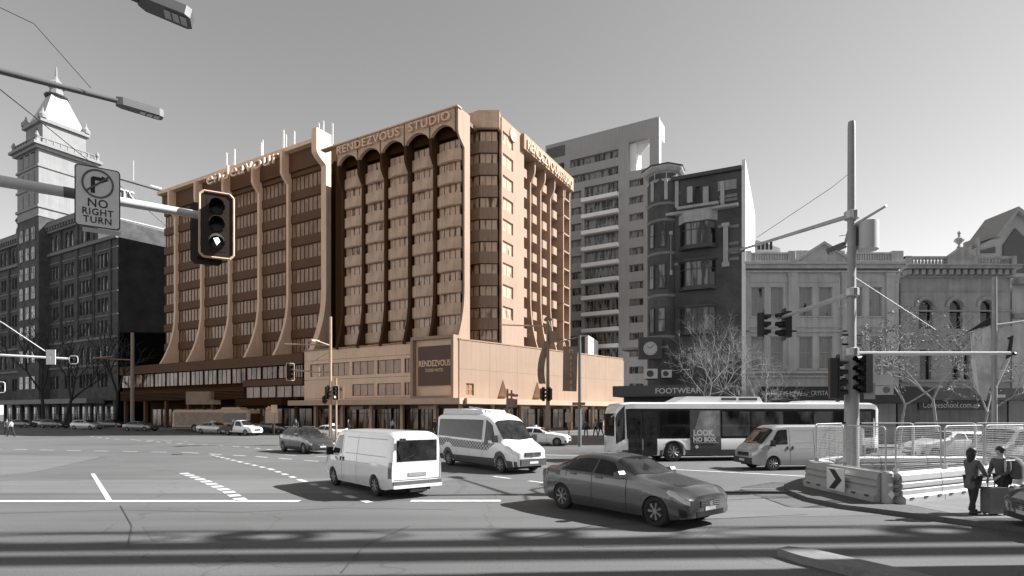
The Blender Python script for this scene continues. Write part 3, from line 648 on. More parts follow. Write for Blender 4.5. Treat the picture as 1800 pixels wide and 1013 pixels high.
for a, b in ((1317,1380),(1497,1558)):
    n_ = 14
    for i in range(n_): x = vx(a)+(vx(b)-vx(a))*(i+.5)/n_; m.box(x-.07,-.42,zb+.15,x+.07,-.22,zt-.12)
m.build('balustrade', V1, v1)
m = MB(); m.prism([(vx(1389),zb),(vx(1492),zb),(vx(1440),vz(431))], -.62, -.1, 'Y'); m.box(vx(1398),-.09,zb,vx(1484),.2,vz(441)); m.build('pediment', V1, v1)
m = MB(); m.prism([(vx(1384),zb-.02),(vx(1440),vz(429)),(vx(1497),zb-.02),(vx(1488),zb-.02),(vx(1440),vz(434)),(vx(1393),zb-.02)], -.8, -.55, 'Y'); m.build('pediment_mould', V1, v1)
MB().box(X0,.5,0,X1,3,4.0).build('shop_wall', mat('shop_dark', .03), v1)
MB().box(X0,-3.2,3.3,X1,.5,3.55).build('awning', M_DARK, v1); MB().box(X0,-3.3,3.35,X1,-3.18,4.55).build('fascia', mat('fascia_black', .03, .5, .2), v1)
text('lettering', 'JOURNEYS NEW', .62, M_LGREY, v1, (vx(1338)-1.35,-3.33,3.78), sx=.66, ext=.01)
text('lettering', 'CRYSTAL PALACE', .5, M_LGREY, v1, (vx(1424)-1.7,-3.33,3.88), sx=.72, ext=.01)
for i in range(4): window(v1, X0+.3+i*3.1, .3, 2.7, 2.8, .4, M_DARK, P_DK, 2, 1, .1, name='shop_window')
# second terrace house with arches
d2 = 47.2; v2 = thing('arched_building', 'dark sandstone building with three arched windows, dentil cornice and an urn on its pediment', 'building', (0,d2,0))
vx2 = lambda px: vx(px, d2); vz2 = lambda y: vz(y, d2)
X0, X1 = vx2(1583), vx2(1776)
ar = [(1615,1639),(1669,1692),(1723,1745)]
hs = [(vx2(a),vx2(b),vz2(578),vz2(528),1) for a,b in ar]+[(vx2(a),vx2(b),vz2(668),vz2(615)) for a,b in ((1617,1637),(1673,1687),(1694,1704),(1726,1742))]
MB().wall(X0,X1,3.8,vz2(478),hs,0,.35).build('wall', V2, v2)
MB().box(X0,.35,0,X1,16,vz2(474)).build('core', V2, v2)
for h in hs: window(v2, h[0], h[2], h[1]-h[0], h[3]-h[2], .28, M_DARK, P_DK, 1, 2, .06)
for h in hs[:3]:
    cx = (h[0]+h[1])/2; r0 = (h[1]-h[0])/2+.06; zc = h[3]-(h[1]-h[0])/2; pts = []
    for i in range(13): a = math.pi*i/12; pts.append((cx-(r0+.28)*math.cos(a), zc+(r0+.28)*math.sin(a)))
    for i in range(12,-1,-1): a = math.pi*i/12; pts.append((cx-r0*math.cos(a), zc+r0*math.sin(a)))
    m = MB(); 
    for i in range(12): m.prism([pts[i], pts[i+1], pts[24-i], pts[25-i]], -.1, .02, 'Y')
    parts(m, 'arch_mould', V2, v2)
m = MB()
for y, p, hgt in ((489,.25,.15),(476,.9,.22),(472,1.0,.12),(513,.08,.1),(548,.08,.12),(600,.14,.15),(672,.2,.2)): m.box(X0-.05,-p,vz2(y),X1+.2,.0,vz2(y)+hgt)
n_ = 16
for i in range(n_): x = X0+(X1-X0)*(i+.5)/n_; m.box(x-.16,-.7,vz2(486),x+.16,0,vz2(477.5))
m.build('cornice', V2, v2)
m = MB(); zb, zt = vz2(472)+.13, vz2(454)
m.box(X0,-.6,zt-.18,X1,-.15,zt); m.box(X0,-.55,zb,X1,-.2,zb+.14)
for a, b in ((1583,1594),(1655,1662),(1696,1708),(1768,1776)): m.box(vx2(a),-.62,zb,vx2(b),-.13,zt+.02)
for a, b in ((1595,1655),(1709,1768)):
    for i in range(10): x = vx2(a)+(vx2(b)-vx2(a))*(i+.5)/10; m.lathe((x,-.37,zb+.14), [(.07,0),(.11,.15),(.06,.35),(.1,zt-zb-.33)], 6)
m.build('balustrade', V2, v2)
m = MB(); m.prism([(vx2(1656),zb),(vx2(1702),zb),(vx2(1702),vz2(455)),(vx2(1680),vz2(438)),(vx2(1656),vz2(455))], -.68, -.08, 'Y'); m.build('pediment', V2, v2)
m = MB(); m.lathe((vx2(1680),-.35,vz2(438)), [(.2,0),(.1,.15),(.1,.3),(.38,.6),(.3,.75),(.1,.85),(.08,1.1),(.14,1.2),(.02,1.4)], 10); m.build('urn', V2, v2)
MB().box(X0,.5,0,X1,3,4.0).build('shop_wall', mat('shop_mid', .14, .7, .3, 1), v2)
MB().box(X0,-3.2,3.55,X1+8,.5,3.75).build('awning', STD, v2); MB().box(X0,-3.3,3.55,X1+8,-3.18,4.45).build('fascia', mat('fascia_mid', .1, .6, .25, 2), v2)
MB().box(vx2(1616)-2.1,-2.9,2.75,vx2(1744)-2.2,-2.7,3.5).build('hanging_sign', mat('fascia_black', .03), v2)
text('lettering', 'Coffeeschool.com.au', .62, M_LGREY, v2, (vx2(1619)-2.0,-2.93,2.95), sx=.84, ext=.01)
MB().box(vx2(1584)-2.5,-3.5,3.75,vx2(1640)-2.5,-3.32,4.5).build('name_board', mat('fascia_black', .03), v2)
text('lettering', 'NEW', .62, M_LGREY, v2, (vx2(1585)-2.35,-3.54,3.9), sx=1.05, ext=.01)
for i in range(4): window(v2, X0+.2+i*2.3, .3, 2.0, 2.5, .4, STD, P_AP, 2, 1, .12, name='shop_window')
# third building at the right edge
v3 = thing('corner_shop_building', 'plain grey rendered building with moulded ledges at the right edge beside the arched one', 'building', (0,47.4,0))
X0 = vx(1779,47.4)
MB().wall(X0,X0+14,3.8,vz(500,47.4),[(X0+1.2+i*2.6,X0+2.5+i*2.6,z_,z_+2.3) for i in range(4) for z_ in (6,10)],0,.3).build('wall', V1, v3)
for i in range(4):
    for z_ in (6,10): window(v3, X0+1.2+i*2.6, z_, 1.3, 2.3, .16, WF, P_BL, 1, 2, .06)
m = MB(); m.box(X0-.1,-.7,vz(502,47.4),X0+14,0,vz(490,47.4)); m.box(X0-.05,-.3,vz(560,47.4),X0+14,0,vz(552,47.4)); m.build('cornice', STD, v3)
MB().box(X0,.3,0,X0+14,14,vz(502,47.4)).build('core', V1, v3)
# modern gable behind
gb = thing('gabled_building', 'pale modern building with a steep gable and dark pointed window rising behind the arched building', 'building', (0,66,0))
gx = lambda px: vx(px,66); gz = lambda y: vz(y,66)
MB().prism([(gx(1706),0),(gx(1880),0),(gx(1880),gz(425)),(gx(1845),gz(425)),(gx(1783),gz(370)),(gx(1750),gz(418)),(gx(1706),gz(440))], 0, 4, 'Y').build('wall', mat('gable_render', .3, .8, .1, .3), gb)
MB().prism([(gx(1762),gz(480)),(gx(1805),gz(480)),(gx(1805),gz(424)),(gx(1783),gz(402)),(gx(1762),gz(432))], -.15, -.01, 'Y').build('window', M_DARK, gb)
MB().prism([(gx(1722),gz(445)),(gx(1748),gz(445)),(gx(1748),gz(434)),(gx(1722),gz(441))], -.15, -.01, 'Y').build('window', M_DARK, gb)
MB().prism([(gx(1744),gz(418)),(gx(1750),gz(410)),(gx(1783),gz(366)),(gx(1860),gz(425)),(gx(1860),gz(431)),(gx(1783),gz(374)),(gx(1752),gz(420))], -.6, 4.1, 'Y').build('roof', mat('roof_grey', .25, .7, .1), gb)
m = MB(); m.box(gx(1704),-.1,0,gx(1707),2,gz(432)); m.box(gx(1717),-.1,0,gx(1722),2,gz(418)); parts(m, 'chimney', STD, gb)
MB().box(gx(1770),-2,gz(560),gx(1800),-.2,gz(548)).build('awning', M_WHITE, gb)
# white block between brick building and terrace
hb = thing('pale_building', 'narrow strip of pale glazed building seen behind the brick building and the stucco one', 'building', (0,62,0))
hx = lambda px: vx(px,62)
MB().box(hx(1326),0,0,hx(1372),4,CH+(HY-440)*.062).build('wall', M_LGREY, hb)
MB().prism([(hx(1327),CH+(HY-442)*.062),(hx(1368),CH+(HY-442)*.062),(hx(1368),CH+(HY-438)*.062),(hx(1327),CH+(HY-424)*.062)], -.4, 4, 'Y').build('roof', M_LGREY, hb)
m = MB()
for i in range(4): m.box(hx(1329+i*7),-.5,CH+(HY-441)*.062,hx(1333+i*7),-.41,CH+(HY-431+i*2)*.062)
parts(m, 'window', P_DK, hb)
for px, yt in ((1313,312),(1318,370),(1323,380)):
    t = thing('flue_pipe', {1313:'tallest thin flue pipe nearest the white side wall of the brick building', 1318:'middle thin flue pipe right of the tallest one', 1323:'rightmost thin flue pipe beside the brick building'}[px], 'pipe', (vx(px,62),62,0), 0, 'flue pipes beside the white wall')
    MB().tube((0,0,0),(0,0,CH+(HY-yt)*.062),.1,n=8).build('pipe', M_LGREY, t); MB().lathe((0,0,CH+(HY-yt)*.062), [(.14,-.1),(.14,.1)], 8).build('cap', M_LGREY, t)
# ================================================================ OLD WAREHOUSE WITH SPIRE TOWER (left)
RB = brick_mat('soot_brick', g(.075), g(.055), g(.09), 1.6); RS = mat('soot_stone', .16, .85, .2, .6, .1); RT = mat('tower_stone', .27, .8, .1, .5, .05, streak=.15)
P_OLD = pane_mat('old_pane_glints', g(.01), g(.7), .45, .07, 14)  # pale patches are glints painted into the glass colour
wh = thing('brick_warehouse', 'large old soot-dark brick warehouse with rows of grouped windows and a pale spired tower', 'building', (-79.6,115,0), R(-29.75))
rx = lambda px: (115*(px-900)/1000+79.6)/(.868+.496*(px-900)/1000)
hs = []; arched = []
groups = [(-6.2,3),(-13.2,4),(-20.6,3),(-27.6,3),(-34.6,3),(-41.5,2),(-47.5,3),(-54.5,2)]
for gx_, n_ in groups:
    for z_, hh, ach in ((34.2,2.8,0),(29.5,2.8,0),(25.0,2.8,0),(20.4,2.7,0),(15.0,3.2,1),(9.4,2.8,0)):
        ww = 1.15 if not ach else 1.6; st = 1.5 if not ach else 2.6; nn = n_ if not ach else 2
        for k in range(nn): x = gx_+(k-(nn-1)/2)*st; hs.append((x-ww/2,x+ww/2,z_-hh/2,z_+hh/2,ach))
    if gx_ < -8:
        for k in range(2): x = gx_+(k-.5)*2.2; hs.append((x-.75,x+.75,39.2,42.6,1))
MB().wall(-60,0,5.2,38.4,[h for h in hs if h[2] < 38],0,.5).build('wall', RB, wh)
MB().wall(-60,-8,38.4,44.4,[h for h in hs if h[2] > 38],0,.5).build('wall', RB, wh)
MB().box(-60,.5,5.2,0,30,38.2).build('core', RB, wh); MB().box(-60,.5,38.2,-8,28,44.2).build('core', RB, wh)
k = 0
for h in hs:
    if h[2] < 7.9: continue
    k += 1
    if k <= 100: window(wh, h[0], h[2], h[1]-h[0], h[3]-h[2], .3, M_DARK, P_OLD, 1, 2, .1)
    else: window(wh, h[0], h[2], h[1]-h[0], h[3]-h[2], .3, M_DARK, P_OLD, 1, 2, .1, name='narrow_window')
for h in hs:
    if h[2] < 8.5: window(wh, h[0], h[2], h[1]-h[0], h[3]-h[2], .3, M_DARK, P_OLD, 1, 2, .1, name='lower_window')
m = MB()
for gx_, n_ in groups:
    for s in (-1,1): x = gx_+s*3.4; m.box(x-.3,-.25,18,x+.3,0,38 if gx_ > -8 else 44)
parts(m, 'pilaster', RB, wh)
m = MB()
for z_, p_, hh in ((38.0,.5,.7),(17.9,.3,.5),(12.3,.3,.5),(36.2,.1,.25),(31.8,.1,.25),(27.3,.1,.25),(22.6,.1,.25)): m.box(-60,-p_,z_,0,0,z_+hh)
for z_, p_, hh in ((43.2,.6,.5),(44.4,1.0,.7),(45.1,.4,.9)): m.box(-60,-p_,z_,-8,.3,z_+hh)
for i in range(40): x = -59+i*1.28; m.box(x,-.9,43.7,x+.5,0,44.4)
m.build('cornice', RS, wh)
SD = R(54+29.75)
MB().wall(0,24,0,38.2,[],0,.5).build('side_wall', mat('near_black_wall', .005, 1, .3, .4, spec=0), wh, rz=SD)  # near-black and without gloss all over
MB().box(-60,-3,4.6,-6,.3,5.6).build('awning', mat('awning_grey', .18, .7, .15, .5), wh)
MB().box(-60,2.2,0,0,4,5.2).build('shop_wall', M_BLACK, wh)
for i in range(12): window(wh, -58+i*4.8, .4, 3.9, 3.7, 2.0, M_DARK, P_OLD, 3, 2, .14, name='shop_window')
m = MB()
for i in range(13): m.box(-60+i*4.8,.2,0,-59.4+i*4.8,.7,5.2)
parts(m, 'column', RB, wh)
m = MB(); n_ = 10
for i in range(n_): a0 = math.pi*i/n_; a1 = math.pi*(i+1)/n_; cx = rx(12); m.prism([(cx-4*math.cos(a0),5.2+3.4*math.sin(a0)),(cx-4*math.cos(a1),5.2+3.4*math.sin(a1)),(cx-3*math.cos(a1),5.2+2.5*math.sin(a1)),(cx-3*math.cos(a0),5.2+2.5*math.sin(a0))], -3.2, -2.6, 'Y')
m.build('entrance_arch', mat('awning_grey', .25), wh)
# spire tower, base on the warehouse
tw = Vector((-106.5+79.6, 128-115)); tl = (cA*tw.x+sA*tw.y, -sA*tw.x+cA*tw.y)
RTD = mat('tower_shade_stone', .5, .8, .1, .5)
def tp(x, y): return (tl[0]+x, tl[1]+y)
S = 11.0; cx, cy = tl[0]-S/2, tl[1]+S/2
MB().box(tl[0]-S,tl[1],47.4,tl[0],tl[1]+S,62.2).build('tower', RT, wh); MB().box(tl[0]-S,tl[1],5,tl[0],tl[1]+S,47.39).build('tower_base', RB, wh)
for i in range(3):
    for z_ in (8,14,19.5,24,28.5,33,37.5,42): window(wh, tl[0]-S+1.2+i*3.1, z_, 1.9, 3.0, tl[1]-.1, M_DARK, P_OLD, 2, 2, .12, name='tower_base_window')
m = MB()
for z_, e, hh in ((62.2,.7,.6),(62.8,1.3,.6),(58.2,.25,.5),(53.5,.25,.5),(49.0,.3,.6),(47.0,.15,.4)): m.box(tl[0]-S-e,tl[1]-e,z_,tl[0]+e,tl[1]+S+e,z_+hh)
parts(m, 'tower_cornice', RT, wh)
m = MB()
for i in range(3):
    for z_, hh in ((59.0,2.9),(54.3,3.2),(49.8,3.0)): m.box(tl[0]-S+1.4+i*3,tl[1]-.08,z_,tl[0]-S+3.2+i*3,tl[1]+.3,z_+hh)
parts(m, 'tower_window', P_DK, wh)
s2 = 8.6
MB().box(cx-s2/2,cy-s2/2,63.4,cx+s2/2,cy+s2/2,69.0).build('belfry', RT, wh)
m = MB(); e = .6; m.box(cx-s2/2-e,cy-s2/2-e,69.0,cx+s2/2+e,cy+s2/2+e,69.8); m.build('belfry_cornice', RT, wh)
m = MB(); m.box(cx-1.6,cy-s2/2-.1,64,cx+1.6,cy-s2/2+.2,68.4); m.build('belfry_opening', P_DK, wh)
m = MB()
for sx_ in (-1,1):
    for sy_ in (-1,1): m.lathe((cx+sx_*s2/2,cy+sy_*s2/2,69.8), [(.9,0),(.9,.8),(.3,1.6),(.05,2.6)], 8); m.lathe((cx+sx_*(S/2+.5),cy+sy_*(S/2+.5),63.4), [(.5,0),(.3,.8),(.5,1.4),(.1,2.4)], 8)
for k in range(9):
    for q in ((-S/2+k*S/8, -S/2-.4), (S/2+.4, -S/2+k*S/8)): m.box(cx+q[0]-.15,cy+q[1]-.15,63.4,cx+q[0]+.15,cy+q[1]+.15,64.6)
m.box(cx-S/2-.5,cy-S/2-.6,64.6,cx+S/2+.5,cy-S/2-.2,64.8); m.box(cx+S/2+.2,cy-S/2-.19,64.6,cx+S/2+.6,cy+S/2+.5,64.8); parts(m, 'pinnacle', RT, wh)
m = MB(); n = len(m.v); a, b = s2/2-.1, 1.5
m.v = [(cx-a,cy-a,69.8),(cx+a,cy-a,69.8),(cx+a,cy+a,69.8),(cx-a,cy+a,69.8),(cx-b,cy-b,77.5),(cx+b,cy-b,77.5),(cx+b,cy+b,77.5),(cx-b,cy+b,77.5)]
m.f = [(0,1,5,4),(1,2,6,5),(2,3,7,6),(3,0,4,7),(4,5,6,7)]; m.build('spire', mat('spire_metal', .46, .6, .06, .6), wh)
m = MB(); m.lathe((cx,cy,0), [(2.3,77.5),(2.4,77.7),(2.3,77.9)], 12); m.build('spire_ring', M_DARK, wh)
m = MB(); m.lathe((cx,cy,0), [(1.5,77.9),(1.2,79.8),(1.9,80.2),(1.8,80.8),(.8,81.6),(.3,82.6),(.2,84.6),(.02,85.2)], 8); m.build('lantern', RT, wh)
for px, yy in ((48,360),):
    p = rx(28); m = MB(); m.lathe((p,.8,45.5), [(.9,0),(.7,2),(.3,3),(1.0,4),(.4,5.2),(.1,6)], 8); parts(m, 'finial', M_DARK, wh)
# pale block with roof sign
ts = thing('sign_building', 'pale flat-roofed block with big white letters high on its side behind the warehouse', 'building', (-112.5,150,0), R(54))
MB().box(0,0,0,30,22,67.0).build('wall', mat('pale_wall', .17, .8, .1, .2, streak=.1), ts)
MB().box(-.3,-.3,67.0,30.3,22,67.5).build('parapet', mat('pale_wall', .17), ts)
m = MB()
for z_ in (44,50,56): m.box(-.1,-.1,z_,30,0,z_+.25)
m.build('panel_joint', M_LGREY, ts)
m = MB(); m.tube((12,2,67.5),(12,2,74),.12,n=6); m.box(6,1,67.5,8,3,68.5); m.box(16,1,67.5,19,4,68.3); m.build('roof_mast', M_LGREY, ts)
text('lettering', 'TS', 3.9, M_WHITE, ts, (7.9,-.4,61.6), ext=.15, sx=.85)
# ================================================================ VEHICLES
def lerp(T_, s):
    if s <= T_[0][0]: return T_[0][1]
    for (a, b), (c, d) in zip(T_[:-1], T_[1:]):
        if s <= c: return b+(d-b)*(s-a)/(c-a) if c > a else d
    return T_[-1][1]
def smooth_tab(T_, L, w_=.12, n=120):
    xs = [L*i/n for i in range(n+1)]; out = []
    for x in xs: out.append((x, sum(lerp(T_, min(L, max(0, x+w_*k/3))) for k in range(-3, 4))/7))
    return out
class Body:
    """lofted vehicle shell; s runs from the nose to the tail, u goes from the sill (0) over the belt line (4) and roof edge (5) to the roof centre (7)"""
    def __init__(b, L, top, hw, belt, roofw, sill, wheels, R_, sm=.12, ends=(0,0)):
        b.L = L; b.top = smooth_tab(top, L, sm); b.hw = hw; b.belt = belt; b.roofw = smooth_tab(roofw, L, sm); b.sill = sill; b.wheels = wheels; b.R = R_
        b.mid = sum(wheels)/2
        st = set([0, L]); x = 0
        while x < L: st.add(round(x, 3)); x += .06
        for w_ in wheels:
            for k in range(17): st.add(round(w_-R_*math.cos(math.pi*k/16), 3))
            st.add(w_-R_-.004); st.add(w_+R_+.004)
        b.st = sorted(s for s in st if 0 <= s <= L)
    def sec(b, s):
        zs = lerp(b.sill, s); zb = zs
        for w_ in b.wheels:
            if abs(s-w_) < b.R: zb = max(zb, b.R*.93+math.sqrt(b.R**2-(s-w_)**2)-.02)
        w_ = lerp(b.hw, s); zt = lerp(b.top, s); bz = min(lerp(b.belt, s), zt-.05); rw = min(lerp(b.roofw, s), w_*.97)
        def f(z):
            t = (z-zs)/(bz-zs+1e-6); return w_*lerp([(0,.93),(.12,.98),(.45,1.0),(.75,.995),(1,.965)], t)
        zb = min(zb, bz-.04)
        P = []
        for t in (0,.2,.5,.8): z = zb+(bz-zb)*t; P.append((f(z), z))
        P.append((w_*.965, bz)); h1 = min(.10, (zt-bz)*.35); P.append((rw, zt-h1)); P.append((rw*.72, zt-h1*.12)); P.append((0, zt+ .0)); return P
    def pt(b, s, u, off=0):
        P = b.sec(s); i = min(6, int(u)); t = u-i; 
        y = P[i][0]+(P[i+1][0]-P[i][0])*t; z = P[i][1]+(P[i+1][1]-P[i][1])*t
        if i == 5: # rounded roof edge
            y = P[5][0]+(P[6][0]-P[5][0])*t; z = P[5][1]+(P[6][1]-P[5][1])*math.sin(t*math.pi/2)
        return Vector((b.mid-s, y, z))
    def shell(b, m, parent, name='body'):
        us = [0,.5,1,1.5,2,2.5,3,3.5,3.8,4,4.15,4.5,4.85,5,5.2,5.4,5.7,6,6.5,7]
        full = [(-1, u) for u in us]+[(1, u) for u in reversed(us[:-1])]
        mb = MB(); n = len(full)
        for s in b.st:
            for sg, u in full: p = b.pt(s, u); mb.v.append((p.x, sg*p.y*1.0, p.z))
        for i in range(len(b.st)-1):
            for j in range(n): k = (j+1) % n; mb.f.append((i*n+j, i*n+k, (i+1)*n+k, (i+1)*n+j))
        mb.f.append(tuple(range(n))[::-1]); mb.f.append(tuple((len(b.st)-1)*n+i for i in range(n)))
        return mb.build(name, m, parent, smooth=True)
    def patch(b, name, cs, m, parent, sides=(1,-1), off=.008, n=(10,5), both=False):
        """cs: four (s,u) corners laid on the shell; both=True mirrors across the centre line in one mesh"""
        out = []
        for sg in ([1] if both else sides):
            mb = MB()
            for q in ((1,-1) if both else (sg,)):
                k = len(mb.v)
                for i in range(n[0]+1):
                    for j in range(n[1]+1):
                        a, c = i/n[0], j/n[1]
                        s = (cs[0][0]*(1-a)+cs[1][0]*a)*(1-c)+(cs[3][0]*(1-a)+cs[2][0]*a)*c; u = (cs[0][1]*(1-a)+cs[1][1]*a)*(1-c)+(cs[3][1]*(1-a)+cs[2][1]*a)*c
                        s = min(b.L-.002, max(.002, s)); u = min(6.999, max(.001, u))
                        p = b.pt(s, u); e = .02
                        ds = b.pt(min(b.L, s+e), u)-b.pt(max(0, s-e), u); du = b.pt(s, min(7, u+e))-b.pt(s, max(0, u-e)); nr = du.cross(ds)
                        if nr.length > 0: nr.normalize()
                        if nr.y < 0 and u < 5: nr = -nr
                        if nr.z < 0 and u >= 5: nr = -nr
                        p = p+nr*off; mb.v.append((p.x, p.y*q, p.z))
                for i in range(n[0]):
                    for j in range(n[1]):
                        a = k+i*(n[1]+1)+j; f = (a, a+n[1]+1, a+n[1]+2, a+1); mb.f.append(f if q > 0 else f[::-1])
            out.append(mb.build(name, m, parent, smooth=True))
        return out
    def cap(b, name, y0, y1, z0, z1, m, parent, rear=False, off=.012, th=.02):
        x = b.mid-(b.L if rear else 0); d = -1 if rear else 1
        xa, xb = sorted((x+d*.001, x+d*off)); return MB().box(xa, y0, z0, xb, y1, z1).build(name, m, parent)
WHL = {}
def wheel(parent, x, y, r, wd=.22, rimm=None, kind='alloy', side=1):
    k = (r, wd, kind)
    if k not in WHL:
        t = MB().lathe((0,0,0), [(r*.62,-wd/2),(r*.9,-wd/2),(r,-wd*.36),(r,wd*.36),(r*.9,wd/2),(r*.62,wd/2)], 28, 'Y')
        q = MB().lathe((0,0,0), [(r*.64,wd*.3),(r*.64,wd*.5),(r*.58,wd*.5),(r*.54,wd*.36),(.05,wd*.36)], 28, 'Y')
        sp = MB(); nsp = 7 if kind == 'alloy' else 8
        for i in range(nsp):
            a = 2*math.pi*i/nsp
            for da in (-.09, .09): sp.tube((math.cos(a)*r*.12, wd*.47, math.sin(a)*r*.12), (math.cos(a+da)*r*.57, wd*.46, math.sin(a+da)*r*.57), r*.05, n=5)
        sp.lathe((0,0,0), [(r*.17,wd*.4),(r*.15,wd*.53)], 14, 'Y')
        hub = mat('wheel_face', .16, .4, .1, metal=.3) if kind == 'alloy' else mat('steel_wheel', .3, .5, .1)
        WHL[k] = (t.mesh('wheel', M_RUB, True), q.mesh('rim', hub, True), sp.mesh('spokes', mat('spoke', .3, .4, .05, metal=.4), True))
    a, b_, c_ = WHL[k]; o = link('wheel', a, parent, (x, y, r), 0 if side > 0 else math.pi); link('rim', b_, o); link('spokes', c_, o); return o
def common(b, t, r, wd=.22, under=.55, kind='alloy'):
    x0, x1 = b.mid-b.L+.25, b.mid-.25
    yw = lerp(b.hw, b.mid)
    MB().box(x0,-yw+wd+.08,.2,x1,yw-wd-.08,under).build('underbody', M_UNDER, t)
    for s in b.wheels:
        for sg in (1,-1): wheel(t, b.mid-s, sg*(yw-wd/2-.03), r, wd, side=sg, kind=kind)
def place(t, c, h):
    t.location = (c[0], c[1], 0); t.rotation_euler = (0, 0, math.atan2(h[1], h[0])); return t
def paint(name, v, metal=0.0, tint=None): return mat(name, tint or v, .25, .07, .9, coat=.7, metal=metal)
def sedan(label, col, group=None, name='sedan', cat='car', scale=1.0, roof_sign=False, hatch=False, detail=True, kind='alloy'):
    L = 4.85
    if not hatch: top = [(0,.68),(.06,.76),(.3,.86),(.9,.96),(1.35,1.02),(2.08,1.37),(2.6,1.445),(3.1,1.455),(3.55,1.40),(4.25,1.12),(4.7,1.08),(4.85,.96)]
    else: top = [(0,.66),(.08,.76),(.35,.9),(1.0,1.02),(1.35,1.08),(2.0,1.45),(2.5,1.53),(3.9,1.52),(4.45,1.42),(4.78,1.05),(4.85,.9)]
    hw = [(0,.66),(.05,.76),(.18,.85),(.42,.90),(.9,.92),(2.4,.93),(3.9,.92),(4.5,.86),(4.75,.78),(4.85,.70)]
    belt = [(0,.60),(.3,.78),(1.3,.93),(4.4,1.0),(4.85,.92)] if not hatch else [(0,.6),(.3,.8),(1.3,1.0),(4.4,1.06),(4.85,.9)]
    rw = [(0,.5),(.3,.68),(1.4,.74),(1.7,.68),(2.2,.60),(3.5,.585),(4.2,.66),(4.85,.60)] if not hatch else [(0,.5),(.3,.68),(1.4,.76),(2.1,.64),(3.9,.62),(4.5,.62),(4.85,.60)]
    b = Body(L, top, hw, belt, rw, [(0,.26),(.5,.18),(4.4,.2),(4.85,.32)], [.80,3.86], .36)
    t = thing(name, label, cat, group=group); M = paint('paint_'+str(col), col if isinstance(col, (int, float)) else .3, .3 if isinstance(col, float) and col < .5 else 0)
    b.shell(M, t); common(b, t, .335, .215, kind=kind)
    G_ = M_CGLASS
    b.patch('windscreen', [(1.50,5.02) if not hatch else (1.42,5.02),(2.16,5.1) if not hatch else (2.05,5.1),(2.2,6.99) if not hatch else (2.1,6.99),(1.38,6.99) if not hatch else (1.32,6.99)], G_, t, both=True)
    if hatch: b.patch('rear_window', [(4.42,5.1),(4.72,5.1),(4.75,6.99),(4.42,6.99)], G_, t, both=True)
    else: b.patch('rear_window', [(3.62,5.1),(4.2,5.1),(4.24,6.99),(3.6,6.99)], G_, t, both=True)
    for sg in (1,-1):
        re_ = 4.3 if hatch else 3.95
        b.patch('side_window', [(1.72,4.12),(2.70,4.12),(2.70,4.93),(2.24,4.93)], G_, t, (sg,)); b.patch('side_window', [(2.78,4.12),(3.62,4.12),(3.5,4.93),(2.78,4.93)], G_, t, (sg,))
        b.patch('side_window', [(3.67,4.12),(re_,4.25),(3.75,4.9),(3.56,4.93)], G_, t, (sg,), n=(5,4))
        b.patch('headlight', [(.02,2.8),(.5,3.3),(.46,4.1),(.03,3.9)], M_LAMP, t, (sg,), .012); b.patch('tail_light', [(4.5,3.0),(4.84,2.9),(4.84,4.0),(4.45,4.2)], M_TAIL, t, (sg,), .012)
        if detail:
            for a in (2.74, 1.62, 3.68): b.patch('door_seam', [(a,.4 if a < 3 else 2.6),(a+.015,.4 if a < 3 else 2.6),(a+.015,4.0),(a,4.0)], M_SEAM, t, (sg,), .004, (1,8))
            b.patch('sill_trim', [(1.35,.15),(3.4,.15),(3.4,.5),(1.35,.5)], M_DARK, t, (sg,), .004)
            for a in (2.5,3.42): p = b.pt(a, 3.75); MB().box(-.11,-.02,-.018,.11,.02,.018).build('door_handle', M, t, (p.x, sg*(p.y+.012), p.z))
        p = b.pt(1.78, 4.15); mm = MB().prism([(-.11,0),(.08,0),(.1,.09),(.05,.16),(-.09,.13)], -.1, .1, 'Y'); mm.build('mirror', M, t, (p.x, sg*(p.y+.1), p.z))
    b.cap('grille', -.36, .36, .47, .60, M_BLACK, t); b.cap('lower_grille', -.5, .5, .27, .38, M_BLACK, t, off=.014)
    m = MB()
    for z in (.49,.53,.57): m.box(b.mid+.0, -.35, z, b.mid+.022, .35, z+.012)
    m.tube((b.mid+.01,0,.53),(b.mid+.03,0,.53),.055,n=14); m.build('grille_bar', M_CHROME, t)
    b.cap('number_plate', -.19, .19, .385, .465, M_PLATE, t, off=.02); b.cap('number_plate', -.19, .19, .6, .72, M_PLATE, t, True, off=.02)
    for sg in (1,-1):
        b.patch('fog_recess', [(.05,.5),(.2,.5),(.2,2.0),(.06,1.7)], M_BLACK, t, (sg,), .006, (4,4))
    if roof_sign: MB().prism([(-.32,0),(.32,0),(.26,.14),(-.26,.14)], -.08, .08, 'X').build('roof_sign', M_LIT if 0 else M_WHITE, t, (b.mid-2.7,0,1.44))
    t.scale = (scale,)*3; return t
